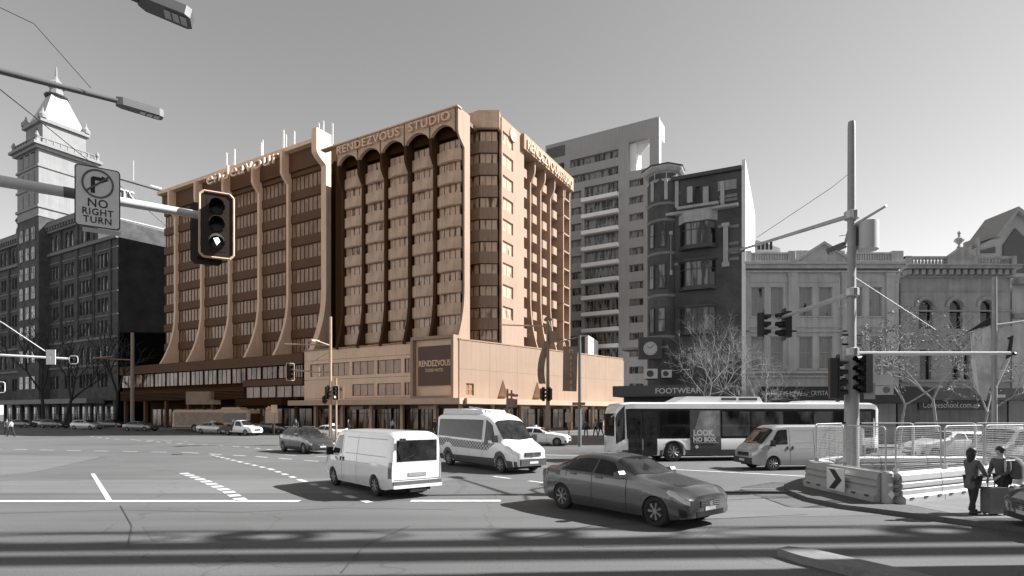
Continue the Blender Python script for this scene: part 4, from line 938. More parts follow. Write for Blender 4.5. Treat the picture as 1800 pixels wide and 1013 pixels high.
def van(label, col, L=5.15, H=1.98, name='van', group=None):
    top = [(0,.88),(.05,.95),(.25,1.10),(.34,1.14),(.98,H-.16),(1.25,H-.03),(1.7,H),(L-.35,H),(L-.1,H-.05),(L,H-.14)]
    hw = [(0,.66),(.05,.74),(.2,.82),(.6,.865),(L-.2,.865),(L-.06,.85),(L,.82)]
    b = Body(L, top, hw, [(0,.80),(.3,1.0),(.8,1.07),(L,1.10)], [(0,.55),(.3,.72),(1.0,.72),(1.6,.73),(L,.73)], [(0,.3),(.4,.22),(L-.4,.26),(L,.34)], [.92,L-1.12], .36, .08)
    t = thing(name, label, 'van', group=group); M = paint('paint_'+str(col), col); b.shell(M, t); common(b, t, .33, .2, .6, 'steel')
    b.patch('windscreen', [(.42,5.05),(.98,5.1),(1.02,6.99),(.34,6.99)], M_CGLASS, t, both=True)
    for sg in (1,-1):
        b.patch('side_window', [(.72,4.1),(1.62,4.1),(1.62,4.88),(1.18,4.88)], M_CGLASS, t, (sg,))
        for a in (1.72,.66): b.patch('door_seam', [(a,1.0 if a < 1 else .3),(a+.014,1.0 if a < 1 else .3),(a+.014,4.95),(a,4.95)] if a > 1 else [(a,2.5),(a+.014,2.5),(a+.014,4.0),(a,4.0)], M_SEAM, t, (sg,), .004, (1,8))
        b.patch('door_seam', [(2.9,.3),(2.914,.3),(2.914,4.9),(2.9,4.9)], M_SEAM, t, (sg,), .004, (1,8))
        b.patch('door_seam', [(1.72,3.2),(L-.5,3.2),(L-.5,3.23),(1.72,3.23)], M_SEAM, t, (sg,), .004, (20,1))
        b.patch('side_moulding', [(1.95,4.15),(L-.35,4.15),(L-.35,4.17),(1.95,4.17)], mat('moulding_grey', .25, .6, 0), t, (sg,), .004, (20,1))
        b.patch('side_moulding', [(1.95,4.8),(L-.35,4.8),(L-.35,4.82),(1.95,4.82)], mat('moulding_grey', .25), t, (sg,), .004, (20,1))
        b.patch('headlight', [(.01,2.6),(.42,3.1),(.3,4.1),(.02,3.7)], M_LAMP, t, (sg,), .012)
        b.patch('tail_light', [(L-.16,1.6),(L-.01,1.6),(L-.01,3.9),(L-.16,3.9)], M_TAIL, t, (sg,), .012, (4,8))
        b.patch('bumper_side', [(L-.9,0),(L-.02,0),(L-.02,.55),(L-.75,.55)] , M_DARK if 0 else M, t, (sg,), .014)
        for a in (1.6,1.85): p = b.pt(a, 3.5); MB().box(-.02,-.02,-.07,.02,.02,.07).build('door_handle', M_BLACK, t, (p.x, sg*(p.y+.01), p.z))
        p = b.pt(.85, 4.1); MB().prism([(-.05,-.05),(.06,-.05),(.07,.2),(-.04,.22)], -.11, .11, 'Y').build('mirror', M_BLACK, t, (p.x, sg*(p.y+.12), p.z))
    b.cap('rear_window', -.66, .66, 1.10, 1.72, M_CGLASS, t, True, .012); b.cap('rear_bumper', -.8, .8, .33, .42, M, t, True, .09); b.cap('bumper_step', -.79, .79, .421, .53, mat('bumper_grey', .09, .5, .1), t, True, .06); MB().box(b.mid-L-.05,-.3,.2,b.mid-L+.3,.25,.31).build('tow_bar', M_BLACK, t)
    b.cap('number_plate', -.3, .3, .66, .77, mat('plate_grey', .25, .5, .1), t, True, .02); b.cap('tailgate_seam', -.76, .76, .56, .575, M_SEAM, t, True, .006); b.cap('tailgate_seam', -.775, -.765, .56, 1.8, M_SEAM, t, True, .005)
    MB().tube((b.mid-L-.02,.5,1.12),(b.mid-L-.03,.1,1.3),.012,n=5).build('wiper', M_BLACK, t)
    MB().tube((b.mid-L-.03,.55,1.2),(b.mid-L-.12,.55,1.75),.012,n=5).box(b.mid-L-.2,.47,1.68,b.mid-L-.1,.63,1.78).build('rear_mirror', M_BLACK, t)
    b.cap('grille', -.42, .42, .62, .80, M_BLACK, t); b.cap('front_bumper', -.66, .66, .30, .56, mat('bumper_black', .03, .5, .1), t, False, .06); b.cap('number_plate', -.19, .19, .40, .50, M_PLATE, t, off=.075)
    m = MB()
    for z in (.66,.72): m.box(b.mid, -.4, z, b.mid+.02, .4, z+.02)
    m.build('grille_bar', M_CHROME, t)
    return t, b
# 1 dark sedan in front
t = sedan('dark grey four-door sedan turning in the foreground, the nearest car', .095, scale=1.04)
place(t, (2.93,14.26), (.61,-.79)); t.scale = (.985,1.0,1.03)
for o in [o for o in t.children if o.name.startswith('rim')]: pass
# 2 white van
t, b = van('white panel van seen from its rear left side, left of the dark sedan', .72, 5.35)
place(t, (-4.52,18.97), (-.62,.784))
for (sg) in (1,): b.patch('cab_badge', [(1.1,3.0),(1.4,3.0),(1.4,3.6),(1.1,3.6)], mat('badge_grey', .3, .5, .1), t, (sg,), .006, (2,2))
# 3 white minibus with checkered stripe
L = 6.5; H = 2.52
top = [(0,.95),(.05,1.02),(.25,1.14),(.75,1.30),(.9,1.36),(1.62,2.15),(1.95,2.38),(2.5,H),(L-.2,H),(L,H-.12)]
b = Body(L, top, [(0,.62),(.06,.72),(.25,.86),(.8,.95),(L-.1,.97),(L,.93)], [(0,.85),(.4,1.05),(1.0,1.28),(L,1.42)], [(0,.5),(.3,.7),(1.0,.78),(1.8,.78),(L,.82)], [(0,.32),(.5,.25),(L,.3)], [1.05,5.35], .39, .1)
t = thing('minibus', 'white minibus with checkered stripe and roof pod between white van and dark sedan', 'minibus'); M = paint('paint_0.72', .72); b.shell(M, t); common(b, t, .36, .22, .7, 'steel')
b.patch('windscreen', [(1.0,5.02),(1.66,5.1),(1.72,6.99),(.88,6.99)], M_CGLASS, t, both=True)
MB_CH = bpy.data.materials.new('checker_band'); MB_CH.use_nodes = True; n_ = MB_CH.node_tree; cq = n_.nodes.new('ShaderNodeTexChecker'); cq.inputs['Scale'].default_value = 8.5; cq.inputs['Color1'].default_value = (.5,.5,.5,1); cq.inputs['Color2'].default_value = (.04,.04,.04,1)
tcn = n_.nodes.new('ShaderNodeTexCoord'); mpn = n_.nodes.new('ShaderNodeMapping'); mpn.inputs['Scale'].default_value = (1,0,1.35); mpn.inputs['Location'].default_value = (0,.037,.02); n_.links.new(tcn.outputs['Object'], mpn.inputs[0]); n_.links.new(mpn.outputs[0], cq.inputs[0]); n_.links.new(cq.outputs[0], n_.nodes['Principled BSDF'].inputs['Base Color'])
for sg in (1,-1):
    b.patch('side_window', [(1.35,4.05),(2.25,4.02),(2.25,4.88),(1.75,4.8)], M_CGLASS, t, (sg,)); b.patch('side_window', [(2.45,4.02),(L-.2,4.02),(L-.2,4.82),(2.45,4.82)], M_CGLASS, t, (sg,), n=(20,5))
    b.patch('checker_stripe', [(2.0,2.35),(L-.05,2.35),(L-.05,3.65),(1.4,3.65)], MB_CH, t, (sg,), .006, (20,3))
    b.patch('skirt', [(.1,0),(L-.05,0),(L-.05,1.1),(.1,1.5)], mat('bumper_grey2', .06, .5, .1), t, (sg,), .006, (60,3))
    b.patch('headlight', [(.03,2.7),(.72,3.3),(.6,4.3),(.05,3.8)], M_LAMP, t, (sg,), .012); b.patch('tail_light', [(L-.1,1.5),(L-.01,1.5),(L-.01,3.5),(L-.1,3.5)], M_TAIL, t, (sg,))
    b.patch('wheel_arch_trim', [(.55,2.4),(1.6,2.4),(1.5,2.9),(.65,2.9)], M, t, (sg,), .003)
    for a in (2.35,): b.patch('door_seam', [(a,.5),(a+.015,.5),(a+.015,4.9),(a,4.9)], M_SEAM, t, (sg,), .005, (1,8))
    p = b.pt(1.25, 4.1); MB().box(-.06,-.1,-.05,.06,.12,.25).build('mirror', M_BLACK, t, (p.x, sg*(p.y+.16), p.z))
p = b.pt(2.1, 3.6); MB().tube((0,-.012,0),(0,0,0),.16,n=20).build('crest', M_TAIL, t, (p.x,-p.y-.004,p.z))
b.cap('grille', -.42, .42, .72, .88, M_BLACK, t, False, .03); b.cap('bumper', -.66, .66, .34, .62, mat('bumper_grey2', .12), t, False, .09); b.cap('number_plate', -.22,.22,.42,.52, M_PLATE, t, False, .1)
m = MB()
for z in (.75,.8,.85): m.box(b.mid+.01,-.4,z-.01,b.mid+.045,.4,z+.01)
m.tube((b.mid+.02,0,.8),(b.mid+.06,0,.8),.07,n=14); m.build('grille_bar', M_CHROME, t)
m = MB(); m.prism([(b.mid-2.7,H-.03),(b.mid-2.9,H+.13),(b.mid-4.6,H+.2),(b.mid-L+.25,H+.22),(b.mid-L+.1,H-.05)], -.62, .62, 'Y'); m.build('roof_pod', M_WHITE, t)
MB().tube((b.mid-2.5,.4,H-.02),(b.mid-5,.4,H+.26),.03,n=6).tube((b.mid-2.4,-.45,H+.05),(b.mid-4.2,-.45,H+.28),.03,n=6).build('roof_rail', M_LGREY, t)
place(t, (-1.04,26.2), (.594,-.804))
# 4 wagon
t = sedan('dark grey station wagon with roof rails behind the white van', .06, name='station_wagon', hatch=True); place(t, (-13.3,36.8), (.70,-.714)); t.scale = (1.0,1.0,1.05)
MB().tube((.9-1,.6,1.55),(-1.9,.6,1.55),.025,n=6).tube((-.1,-.6,1.55),(-1.9,-.6,1.55),.025,n=6).build('roof_rail', M_STEEL, t)
# right side vans and cars
t, b = van('silver grey van facing left in front of the long bus', .36, 5.5, 2.0); place(t, (12.95,25.9), (-.985,-.17))
t, b = van('silver van standing behind the fence panels at the right edge', .4, 5.0, 1.95); place(t, (23.4,26.0), (-.98,-.2))
t = sedan('white car with a flat roof bar passing behind the far fence panels', .6, name='parked_car', hatch=True, detail=False); place(t, (24.5,32.0), (-.99,-.1))
t = sedan('dark grey car cut off by the right edge of the picture beside the two pedestrians', .09, name='parked_car', hatch=True); place(t, (12.95,11.35), (-.97,.24)); t.scale = (1.0,1.0,1.0)
# taxi right of the minibus
t = sedan('white taxi with roof sign just right of the minibus bonnet', .72, name='taxi', cat='taxi', roof_sign=True, kind='steel'); place(t, (2.25,44.9), (.95,-.3))
t = sedan('white taxi with long roof sign half hidden behind the dark station wagon', .72, name='taxi', cat='taxi', roof_sign=True, kind='steel', detail=False); place(t, (-16.4,52.5), (.85,-.5))
# ute
t = thing('pickup_truck', 'white pickup with a dark tray at the far kerb, right of the silver taxi', 'pickup')
L = 5.1
b = Body(L, [(0,.8),(.05,.92),(.3,1.0),(1.1,1.1),(1.3,1.14),(1.85,1.68),(2.2,1.76),(2.9,1.76),(3.0,1.7),(3.03,.95),(5.1,.95)], [(0,.68),(.1,.8),(.4,.87),(5.1,.88)], [(0,.7),(.4,.95),(3.0,1.08),(3.05,.9),(5.1,.9)], [(0,.6),(1.2,.74),(2.0,.66),(2.9,.66),(3.05,.8),(5.1,.8)], [(0,.34),(5.1,.4)], [.95,4.05], .4, .04)
b.shell(paint('paint_0.72', .72), t); common(b, t, .37, .24, .6, 'steel')
b.patch('windscreen', [(1.38,5.05),(1.88,5.1),(1.9,6.99),(1.3,6.99)], M_CGLASS, t, both=True)
for sg in (1,-1): b.patch('side_window', [(1.6,4.1),(2.75,4.1),(2.75,4.88),(2.0,4.88)], M_CGLASS, t, (sg,)); b.patch('headlight', [(.02,2.8),(.5,3.2),(.45,4.1),(.03,3.7)], M_LAMP, t, (sg,), .012)
b.cap('grille', -.4,.4,.55,.75, M_BLACK, t); b.cap('number_plate', -.2,.2,.4,.5, M_PLATE, t, off=.03)
MB().box(b.mid-5.3,-.95,.55,b.mid-3.15,.95,1.0).build('tray', M_BLACK, t); MB().box(b.mid-3.2,-.9,1.0,b.mid-3.1,.9,1.8).build('headboard', M_DARK, t)
place(t, G(424,766), (.88,-.47)); t.location.x -= .2; t.location.y += .8
m = thing('tool_box_sign', 'small pale lit box on a post right behind the white pickup', 'box', (*G(452,765)[:2],0)); m.location.y += 4
MB().box(-.8,0,1.3,.8,.8,2.8).build('box', mat('tint_white', T(.6), .6, .1), m); MB().box(-.08,.3,0,.08,.45,1.29).build('post', M_DARK, m); MB().lathe((-.5,.4,2.8), [(.35,0),(.4,.3),(.1,.6)], 10).build('lamp', mat('tint_white', T(.6)), m)
# far row of cars
far = [((372,763),(.93,-.36),.42,False,'silver grey taxi sedan at the far kerb, left of the white pickup','sedan',True),((240,758.5),(.97,-.25),.12,False,'grey sedan at the far kerb, left of the old bus','sedan',False),
       ((145,755.5),(.97,-.22),.45,True,'silver hatchback at the far kerb under the warehouse awning','hatchback',False),((192,753),(.97,-.22),.05,False,'black sedan between the silver hatchback and the grey sedan','sedan',False),
       ((88,753),(.97,-.2),.06,True,'black hatchback left of the silver hatchback at the far kerb','hatchback',False),((32,752),(.97,-.2),.08,False,'black sedan farthest left at the far kerb','sedan',False),
       ((70,750),(.97,-.2),.3,False,'grey sedan parked behind the black hatchback at the warehouse','sedan',False)]
for (px, py), h, c_, ht, lb, nm, tx in far:
    t = sedan(lb, c_, name=nm, hatch=ht, detail=False, kind='steel', roof_sign=tx, group=None); p = G(px, py); place(t, (p.x, p.y+1.0), h)
t = sedan('small dark car on the far road between the pickup and the station wagon', .05, name='hatchback', hatch=True, detail=False, kind='steel'); p = G(478,762); place(t, (p.x, p.y+1), (.9,-.4))
# ================================================================ BUSES
def bus(label, L, white, band, dark, side_doors=True, tintm=None, H=3.02, name='bus'):
    top = [(0,H-.55),(.05,H-.3),(.25,H-.06),(.8,H),(L-.3,H),(L-.02,H-.15),(L,H-.4)]
    b = Body(L, top, [(0,.95),(.06,1.1),(.25,1.22),(.6,1.25),(L-.3,1.25),(L,1.15)], [(0,1.2),(L,1.2)], [(0,.8),(.3,1.1),(1,1.16),(L,1.16)], [(0,.32),(L,.34)], [3.05,L-3.6], .56, .05)
    t = thing(name, label, 'bus'); b.shell(white, t); 
    x0, x1 = b.mid-L+.3, b.mid-.3; MB().box(x0,-.9,.25,x1,.9,1.1).build('underbody', M_UNDER, t)
    for s in b.wheels:
        for sg in (1,-1): wheel(t, b.mid-s, sg*1.08, .5, .28, side=sg, kind='steel')
    return t, b
WB = paint('bus_white', .74); MDK = mat('bus_black_band', .015, .15, .1, coat=.4)
t, b = bus('long white-roofed city bus with a side poster, stopped behind the silver van', 14.9, WB, None, None, H=3.1)
b.patch('windscreen', [(.03,2.6),(.45,4.0),(.45,5.2),(.03,5.2)], M_CGLASS, t, (1,-1), .01)
b.cap('windscreen', -.85,.85,1.3,2.5, M_CGLASS, t)
for sg in (1,-1): b.patch('window_band', [(.55,4.0),(14.7,4.0),(14.7,4.86),(.5,4.86)], MDK, t, (sg,), .006, (60,6))
for sg in (1,-1):
    x = 4.75; 
    for a, c_ in ((2.35,3.9),(5.75,7.3),(7.4,9.2),(9.3,10.9),(11.0,12.1),(12.25,13.1),(13.2,14.4)): b.patch('side_window', [(a,4.06),(c_,4.06),(c_,4.78),(a,4.78)], pane_mat('bus_pane', g(.006), g(.09), .45, .05, 3) if 'bus_pane' not in MATS else MATS['bus_pane'], t, (sg,), .014)
    b.patch('lower_skirt', [(2.3,.02),(14.8,.02),(14.8,1.4),(2.3,1.4)], mat('bus_skirt', .07, .4, .1), t, (sg,), .006, (80,4))
    b.patch('front_corner', [(.1,0),(2.0,0),(2.0,1.5),(.1,1.5)], mat('bus_skirt', .07), t, (sg,), .007, (10,4))
dm = mat('bus_door', .02, .25, .1)
b.patch('door', [(.75,.05),(3.2,.05),(3.2,4.8),(.75,4.8)], dm, t, (1,), .012, (10,12)) if 0 else None
for a in (.6,1.4): b.patch('door', [(a,.1),(a+.76,.1),(a+.76,4.78),(a,4.78)], dm, t, (1,), .014, (6,14)); b.patch('door_glass', [(a+.09,.8),(a+.67,.8),(a+.67,4.6),(a+.09,4.6)], M_CGLASS, t, (1,), .02, (6,12))
b.patch('poster', [(3.95,.6),(5.66,.6),(5.66,4.82),(3.95,4.82)], mat('poster_dark', .055, .4, .2, 2), t, (1,), .016, (8,12))
b.patch('poster_image', [(4.1,4.05),(5.6,4.05),(5.6,4.8),(4.5,4.8)], mat('poster_pale', .2, .4, .6, 1.6), t, (1,), .02, (6,6))
yy = b.pt(6, 2.5).y+.03
xw = b.mid-5.45
for s_, z_, sz in (('LOOK,',1.36,.40),('NO BOX',1.04,.32)): text('poster_lettering', s_, sz, M_LGREY, t, (b.mid-4.1,yy,z_), rot=(R(90),0,math.pi), ext=.004, sx=.98, bold=.015)
MB().box(-5.5,0,0,-4.1,.01,.02).build('poster_line', M_LGREY, t, (b.mid,yy-.005,.96)); MB().tube((b.mid-4.3,yy-.01,.76),(b.mid-4.3,yy+.005,.76),.09,n=14).build('poster_mark', M_LGREY, t)
MB().prism([(b.mid-3.3,3.08),(b.mid-4.0,3.4),(b.mid-8.1,3.4),(b.mid-8.3,3.08)], -.8, .8, 'Y').build('roof_pod', WB, t)
MB().box(b.mid-7.95,.8,3.2,b.mid-6.9,.815,3.33).box(b.mid-6.75,.8,3.2,b.mid-5.9,.815,3.33).build('roof_vent', M_DARK, t)
MB().prism([(b.mid-10.6,3.08),(b.mid-11.0,3.2),(b.mid-13.2,3.2),(b.mid-13.3,3.08)], -.7, .7, 'Y').build('roof_hatch', WB, t)
for sg in (1,-1): b.patch('headlight', [(.03,.8),(.3,.8),(.3,1.4),(.03,1.4)], M_LAMP, t, (sg,), .012)
b.cap('number_plate', -.2,.2,.45,.55, M_PLATE, t, off=.02)
MB().tube((b.mid+.05,1.2,2.5),(b.mid+.35,1.35,2.3),.03,n=6).box(b.mid+.28,1.28,1.9,b.mid+.4,1.42,2.3).build('mirror', M_BLACK, t)
hd = Vector((-math.cos(R(8)), -math.sin(R(8)))); nr = Vector((-hd.y*-1, hd.x*1))
front = Vector((5.35, 29.0)); ctr = front-hd*b.mid+Vector((-math.sin(R(8)), math.cos(R(8))))*1.25
place(t, ctr, hd)
# rear-left old bus, tinted
TB = mat('tint_bus', T(.45), .5, .12, .8, coat=.2)
t, b = bus('pale brown city bus seen from the side at the far kerb under the office podium', 12.0, TB, None, None)
MB_D = mat('tint_bus_dark', (.05,.025,.013), .3, .1, coat=.3)
for sg in (1,-1): b.patch('window_band', [(.4,4.05),(3.6,4.05),(3.6,4.8),(.4,4.8)], mat('tint_bus_panel', T(.25), .5, .3, 1.2), t, (sg,), .006, (30,5)); b.patch('lower_skirt', [(.4,.02),(11.9,.02),(11.9,1.9),(.4,1.9)], mat('bus_lower', .09, .5, .15), t, (sg,), .006, (60,3))
for sg in (1,-1): b.patch('side_advert', [(3.8,2.4),(11.7,2.4),(11.7,4.85),(3.8,4.85)], mat('tint_bus_panel', T(.25)), t, (sg,), .008, (30,5))
for a in (.7,1.8,2.9): b.patch('side_window', [(a,4.1),(a+.95,4.1),(a+.95,4.75),(a,4.75)], MB_D, t, (1,-1), .012)
MB().prism([(b.mid-1.5,3.0),(b.mid-2,3.3),(b.mid-4.5,3.3),(b.mid-4.8,3.0)], -.7, .7, 'Y').build('roof_pod', TB, t)
b.cap('windscreen', -.95,.95,1.2,2.5, MB_D, t)
p0 = G(345,763); place(t, (p0.x-.5,p0.y+6.2), (.97,-.24))
# roadside billboard above that bus
bl = thing('billboard', 'pale brown roadside billboard standing above the far bus', 'billboard', (*G(357,757)[:2],0)); bl.location.y += 5; bl.location.x -= 2.7
MB().box(-2.7,0,3.9,2.7,.3,5.9).build('board', mat('tint_board', T(.3), .6, .25, 1.0), bl); MB().box(-.15,.1,0,.15,.25,3.9).build('post', H_FIN, bl)

# ================================================================ STREET FURNITURE
def signal(label, loc, rz, s=1.0, n=3, border=False, lit=None, plate=True, cat='traffic light', tinted=False, name='traffic_signal', group=None):
    t = thing(name, label, cat, loc, rz, group); K = M_BLACK if not tinted else mat('tint_black', (.022,.009,.004), .5, .1)
    w_, h = .30*s, .30*s*n
    MB().box(-w_/2,-.02,-h/2,w_/2,.22*s,h/2).build('housing', K, t)
    if plate:
        e = .11*s; P = [(-w_/2-e,-h/2-e+.06),(-w_/2-e+.06,-h/2-e),(w_/2+e-.06,-h/2-e),(w_/2+e,-h/2-e+.06),(w_/2+e,h/2+e-.06),(w_/2+e-.06,h/2+e),(-w_/2-e+.06,h/2+e),(-w_/2-e,h/2+e-.06)]
        MB().prism(P, -.015, .0, 'Y').build('backplate', K, t)
        if border: 
            bm_ = mat('signal_border', T(.7), .5, .05) if tinted else M_WHITE
            MB().path([(a,-.025,c_) for a, c_ in P+[P[0]]], .02*s, 6).build('border', bm_, t)
    for i in range(n):
        z = h/2-(i+.5)*.3*s; m = MB().tube((0,-.03,z),(0,-.021,z),.10*s,n=18)
        on = lit == i; m.build('lens', M_LIT if on else M_LENS, t)
        v = MB(); N = 12; r_ = .125*s
        for k in range(N+1):
            a = R(-40)+R(260)*k/N
            v.v += [(r_*math.cos(a),-.02,z+r_*math.sin(a)),(r_*math.cos(a),-.02-.25*s*(1 if .1 < k/N < .9 else .5),z+r_*math.sin(a)-.02),((r_-.012)*math.cos(a),-.02,z+(r_-.012)*math.sin(a)),((r_-.012)*math.cos(a),-.02-.25*s*(1 if .1 < k/N < .9 else .5),z+(r_-.012)*math.sin(a)-.02)]
        for k in range(N): a = 4*k; v.f += [(a,a+4,a+5,a+1),(a+2,a+3,a+7,a+6),(a+1,a+5,a+7,a+3)]
        v.build('visor', K, t)
    return t
def lamp_head(parent, p, q, w_=.32, name='lamp_head', m=None):
    """flat street lantern from p to q"""
    p = Vector(p); q = Vector(q); d = (q-p); L = d.length; d.normalize(); sd = d.cross(Vector((0,0,1))).normalized(); up = sd.cross(d)
    def X(a, b, c): return tuple(p+d*(a*L)+sd*(b*w_/2)+up*(c*.1))
    mb = MB(); P = [(0,-.45),(.12,-.9),(.9,-1),(1,-.7),(1,.7),(.9,1),(.12,.9),(0,.45)]
    mb.v = [X(a,b,-.9) for a,b in P]+[X(a,b*.92,.7) for a,b in P]; n = 8
    mb.f = [tuple(range(8))[::-1], tuple(range(8,16))]+[(i,(i+1)%8,(i+1)%8+8,i+8) for i in range(8)]
    o = mb.build(name, m or mat('lantern_grey', .1, .5, .1), parent)
    g_ = MB()
    for k in range(3): a = .5+k*.15; g_.v += [X(a,-.55,-1.0),X(a+.12,-.55,-1.0),X(a+.12,.55,-1.0),X(a,.55,-1.0)]; g_.f.append((4*k,4*k+1,4*k+2,4*k+3))
    g_.build('lens', M_LGREY, o); return o
def mast(label, loc, group=None, name='street_pole', cat='pole'): return thing(name, label, cat, loc, 0, group)
TP = mat('tint_pole', T(.4), .5, .1); TPD = mat('tint_pole_dark', T(.22), .5, .1)
# --- tall multi-purpose mast right
Pm = Vector(((1497-900)/1000*18.1, 18.1, 0)); t = mast('tall grey steel mast with several arms and a drum standing inside the barriers', Pm, name='street_mast', cat='mast')
def rel(px, py, d): return A(px, py, d)-Pm
MB().lathe((0,0,0), [(.22,.1),(.21,4.4),(.17,4.5),(.135,4.6),(.115,11.6),(.10,11.78)], 10).build('pole', mat('mast_paint', .3, .45, .1), t, smooth=True)
m = MB()
for z in (8.8,6.35,4.45): m.lathe((0,0,z-.14), [(.17,0),(.22,.03),(.22,.25),(.17,.28)], 12)
m.lathe((0,0,.1), [(.4,0),(.38,.06),(.25,.1)], 12); parts(m, 'collar', M_STEEL, t)
AM = M_STEEL
MB().tube((0,0,8.8), rel(1303,439,22.4), .075, .045).build('arm', AM, t); lamp_head(t, rel(1306,438,22.4), rel(1284,441,23.2), .36)
MB().tube((0,0,8.45), rel(1558,362,16.9), .045, .035).build('arm', AM, t)
MB().path([(0,0,8.0), rel(1493,402,19.2), rel(1486,428,20.2)], .05).build('arm', AM, t); lamp_head(t, rel(1487,429,20.2), rel(1454,443,20.6), .34)
m = MB().lathe((.48,0,7.7), [(.30,-.02),(.33,0),(.33,.88),(.30,.9)], 24); m.build('drum', M_LGREY, t, smooth=True); MB().box(.05,-.1,7.85,.3,.1,8.4).build('drum_bracket', M_DARK, t)
MB().tube((0,0,6.3), rel(1368,560,22), .09, .06).build('arm', AM, t)
MB().tube((0,0,4.4), rel(1776,621,17.9), .075, .05).build('arm', mat('arm_white', .6, .4, .05), t); MB().lathe(tuple(rel(1782,622,17.9)), [(.05,-.05),(.09,0),(.05,.05)], 8).build('arm_tip', M_BLACK, t)
MB().path([(0,0,9.9+.3), rel(1462,330,20.2), rel(1330,418,22)], .012, 4).path([(0,0,6.9), rel(1645,580,17.9)], .009, 5).build('stay_cable', M_POLE, t)
MB().path([(0,0,8.2), rel(1475,415,20)], .01, 4).build('cable', M_WIRE, t)
MB().path([(0,-.2,7.1), rel(1484,540,18.3), rel(1476,540,18.3), rel(1476,490,18.3)], .02, 5).build('bracket', M_STEEL, t)
m = MB(); m.box(.26,-.3,2.95,.56,-.22,3.45); m.build('notice_plate', mat('pale_plate', .35, .5, .1), t)
m = MB()
for z in (5.0,4.7,3.6,3.4,2.2): m.tube((-.3,0,z),(.3,0,z),.03)
parts(m, 'clamp', M_BLACK, t)
p = A(1342,571,22); signal('black signal head hanging on the mast arm, left one of the arm pair', p, R(70), 1.0, 3, plate=True)
p = A(1378,571,21.8); signal('black signal head on the mast arm with sunlit visors, right one of the arm pair', p, R(-100), 1.1, 3, plate=True)
p = A(1472,665,17.9); signal('four-lens black signal on the left side of the tall mast', p, R(72), 1.05, 4, plate=True)
p = A(1517,657,17.8); signal('black signal head fixed on the right side of the tall mast', p, R(-80), 1.0, 4, plate=False)
p = A(1550,675,18.4); s_ = thing('signal_housing', 'pale grey equipment box with hooded lens on the right of the mast', 'signal box', p, R(-20)); MB().prism([(-.28,-.05),(.28,-.05),(.3,.2),(.2,.3),(-.2,.3),(-.3,.2)], -.15, .2, 'Y').build('housing', M_LGREY, s_); MB().box(-.2,-.1,-.35,.3,.15,-.06).build('lower_box', M_LGREY, s_); MB().tube((.1,-.13,-.2),(.1,-.1,-.2),.1,n=16).build('lens', M_LENS, s_)
MB().box(-.9,-.03,.3,-.15,.03,.34).box(-.28,-.04,.3,-.2,.04,1.15).box(-.02,-.03,.3,.03,.03,.9).build('bracket', M_STEEL, s_)
# --- foreground left signal arm
Q0 = A(-120,298,7.5); Q1 = A(366,381,9.45); t = mast('thick pale arm reaching in from the left, carrying the no right turn sign', (Q0.x,Q0.y,0), name='signal_mast', cat='mast')
r0 = Vector((0,0,Q0.z)); r1 = Q1-Vector((Q0.x,Q0.y,0)); MB().lathe((0,0,0), [(.16,0),(.1,7)], 12).build('pole', M_LGREY, t)
mid = r0+(r1-r0)*.42
MB().tube(r0, mid, .085, .075, 16).build('arm', mat('arm_pale', .7, .4, .06), t, smooth=True); MB().tube(mid, r0+(r1-r0)*.58, .078, .072, 16).build('arm_sleeve', mat('sleeve_dark', .16, .5, .1), t); MB().tube(r0+(r1-r0)*.58, r1, .07, .06, 16).build('arm', mat('arm_pale', .55), t, smooth=True)
c_ = A(172,348,8.3); yaw = R(-28)
s_ = thing('road_sign', 'white rectangular no right turn sign hung on the near signal arm', 'sign', c_, R(20)); 
s_.rotation_euler = (0, R(0), R(33))
def rrect(w_, h, r, n=5):
    P = []
    for cx, cy, a0 in ((w_/2-r,h/2-r,0),(-w_/2+r,h/2-r,90),(-w_/2+r,-h/2+r,180),(w_/2-r,-h/2+r,270)):
        for k in range(n+1): a = R(a0+90*k/n); P.append((cx+r*math.cos(a), cy+r*math.sin(a)))
    return P
s_.scale = (.82,1,.9); SW, SH = .66, .98
MB().prism(rrect(SW,SH,.06), -.012, .0, 'Y').build('plate', M_LGREY, s_); MB().prism(rrect(SW,SH,.06), -.0145, -.0125, 'Y').build('rim', M_BLACK, s_); MB().prism(rrect(SW-.035,SH-.035,.05), -.0175, -.015, 'Y').build('face', mat('sign_white', .8, .4, .08), s_)
m = MB(); N = 36
for k in range(N):
    a0, a1 = 2*math.pi*k/N, 2*math.pi*(k+1)/N; m.prism([(.235*math.cos(a0),.22+.235*math.sin(a0)),(.235*math.cos(a1),.22+.235*math.sin(a1)),(.205*math.cos(a1),.22+.205*math.sin(a1)),(.205*math.cos(a0),.22+.205*math.sin(a0))], -.0225, -.018, 'Y')
m.build('ring', mat('sign_red_grey', .12, .4, .05), s_)
m = MB(); m.prism([(-.1,.06),(-.04,.06),(-.04,.27),(-.1,.27)], -.02, -.018, 'Y'); m.prism([(-.1,.2701),(.06,.2701),(.06,.33),(-.07,.33),(-.1,.30)], -.02, -.018, 'Y'); m.prism([(.0601,.24),(.16,.30),(.0601,.36)], -.02, -.018, 'Y'); m.build('arrow', M_BLACK, s_)
m = MB(); a = R(40); dx, dy = math.cos(a), math.sin(a); m.prism([(-.21*dx-.014*dy,.22-.21*dy+.014*dx),(-.21*dx+.014*dy,.22-.21*dy-.014*dx),(.21*dx+.014*dy,.22+.21*dy-.014*dx),(.21*dx-.014*dy,.22+.21*dy+.014*dx)], -.026, -.023, 'Y'); m.build('slash', mat('sign_red_grey', .12), s_)
for s__, z, sz in (('NO',-.16,.19),('RIGHT',-.29,.15),('TURN',-.42,.15)): text('lettering', s__, sz, M_BLACK, s_, (0,-.02,z), align='CENTER', ext=.001, sx=.98, space=1.1, bold=.002)
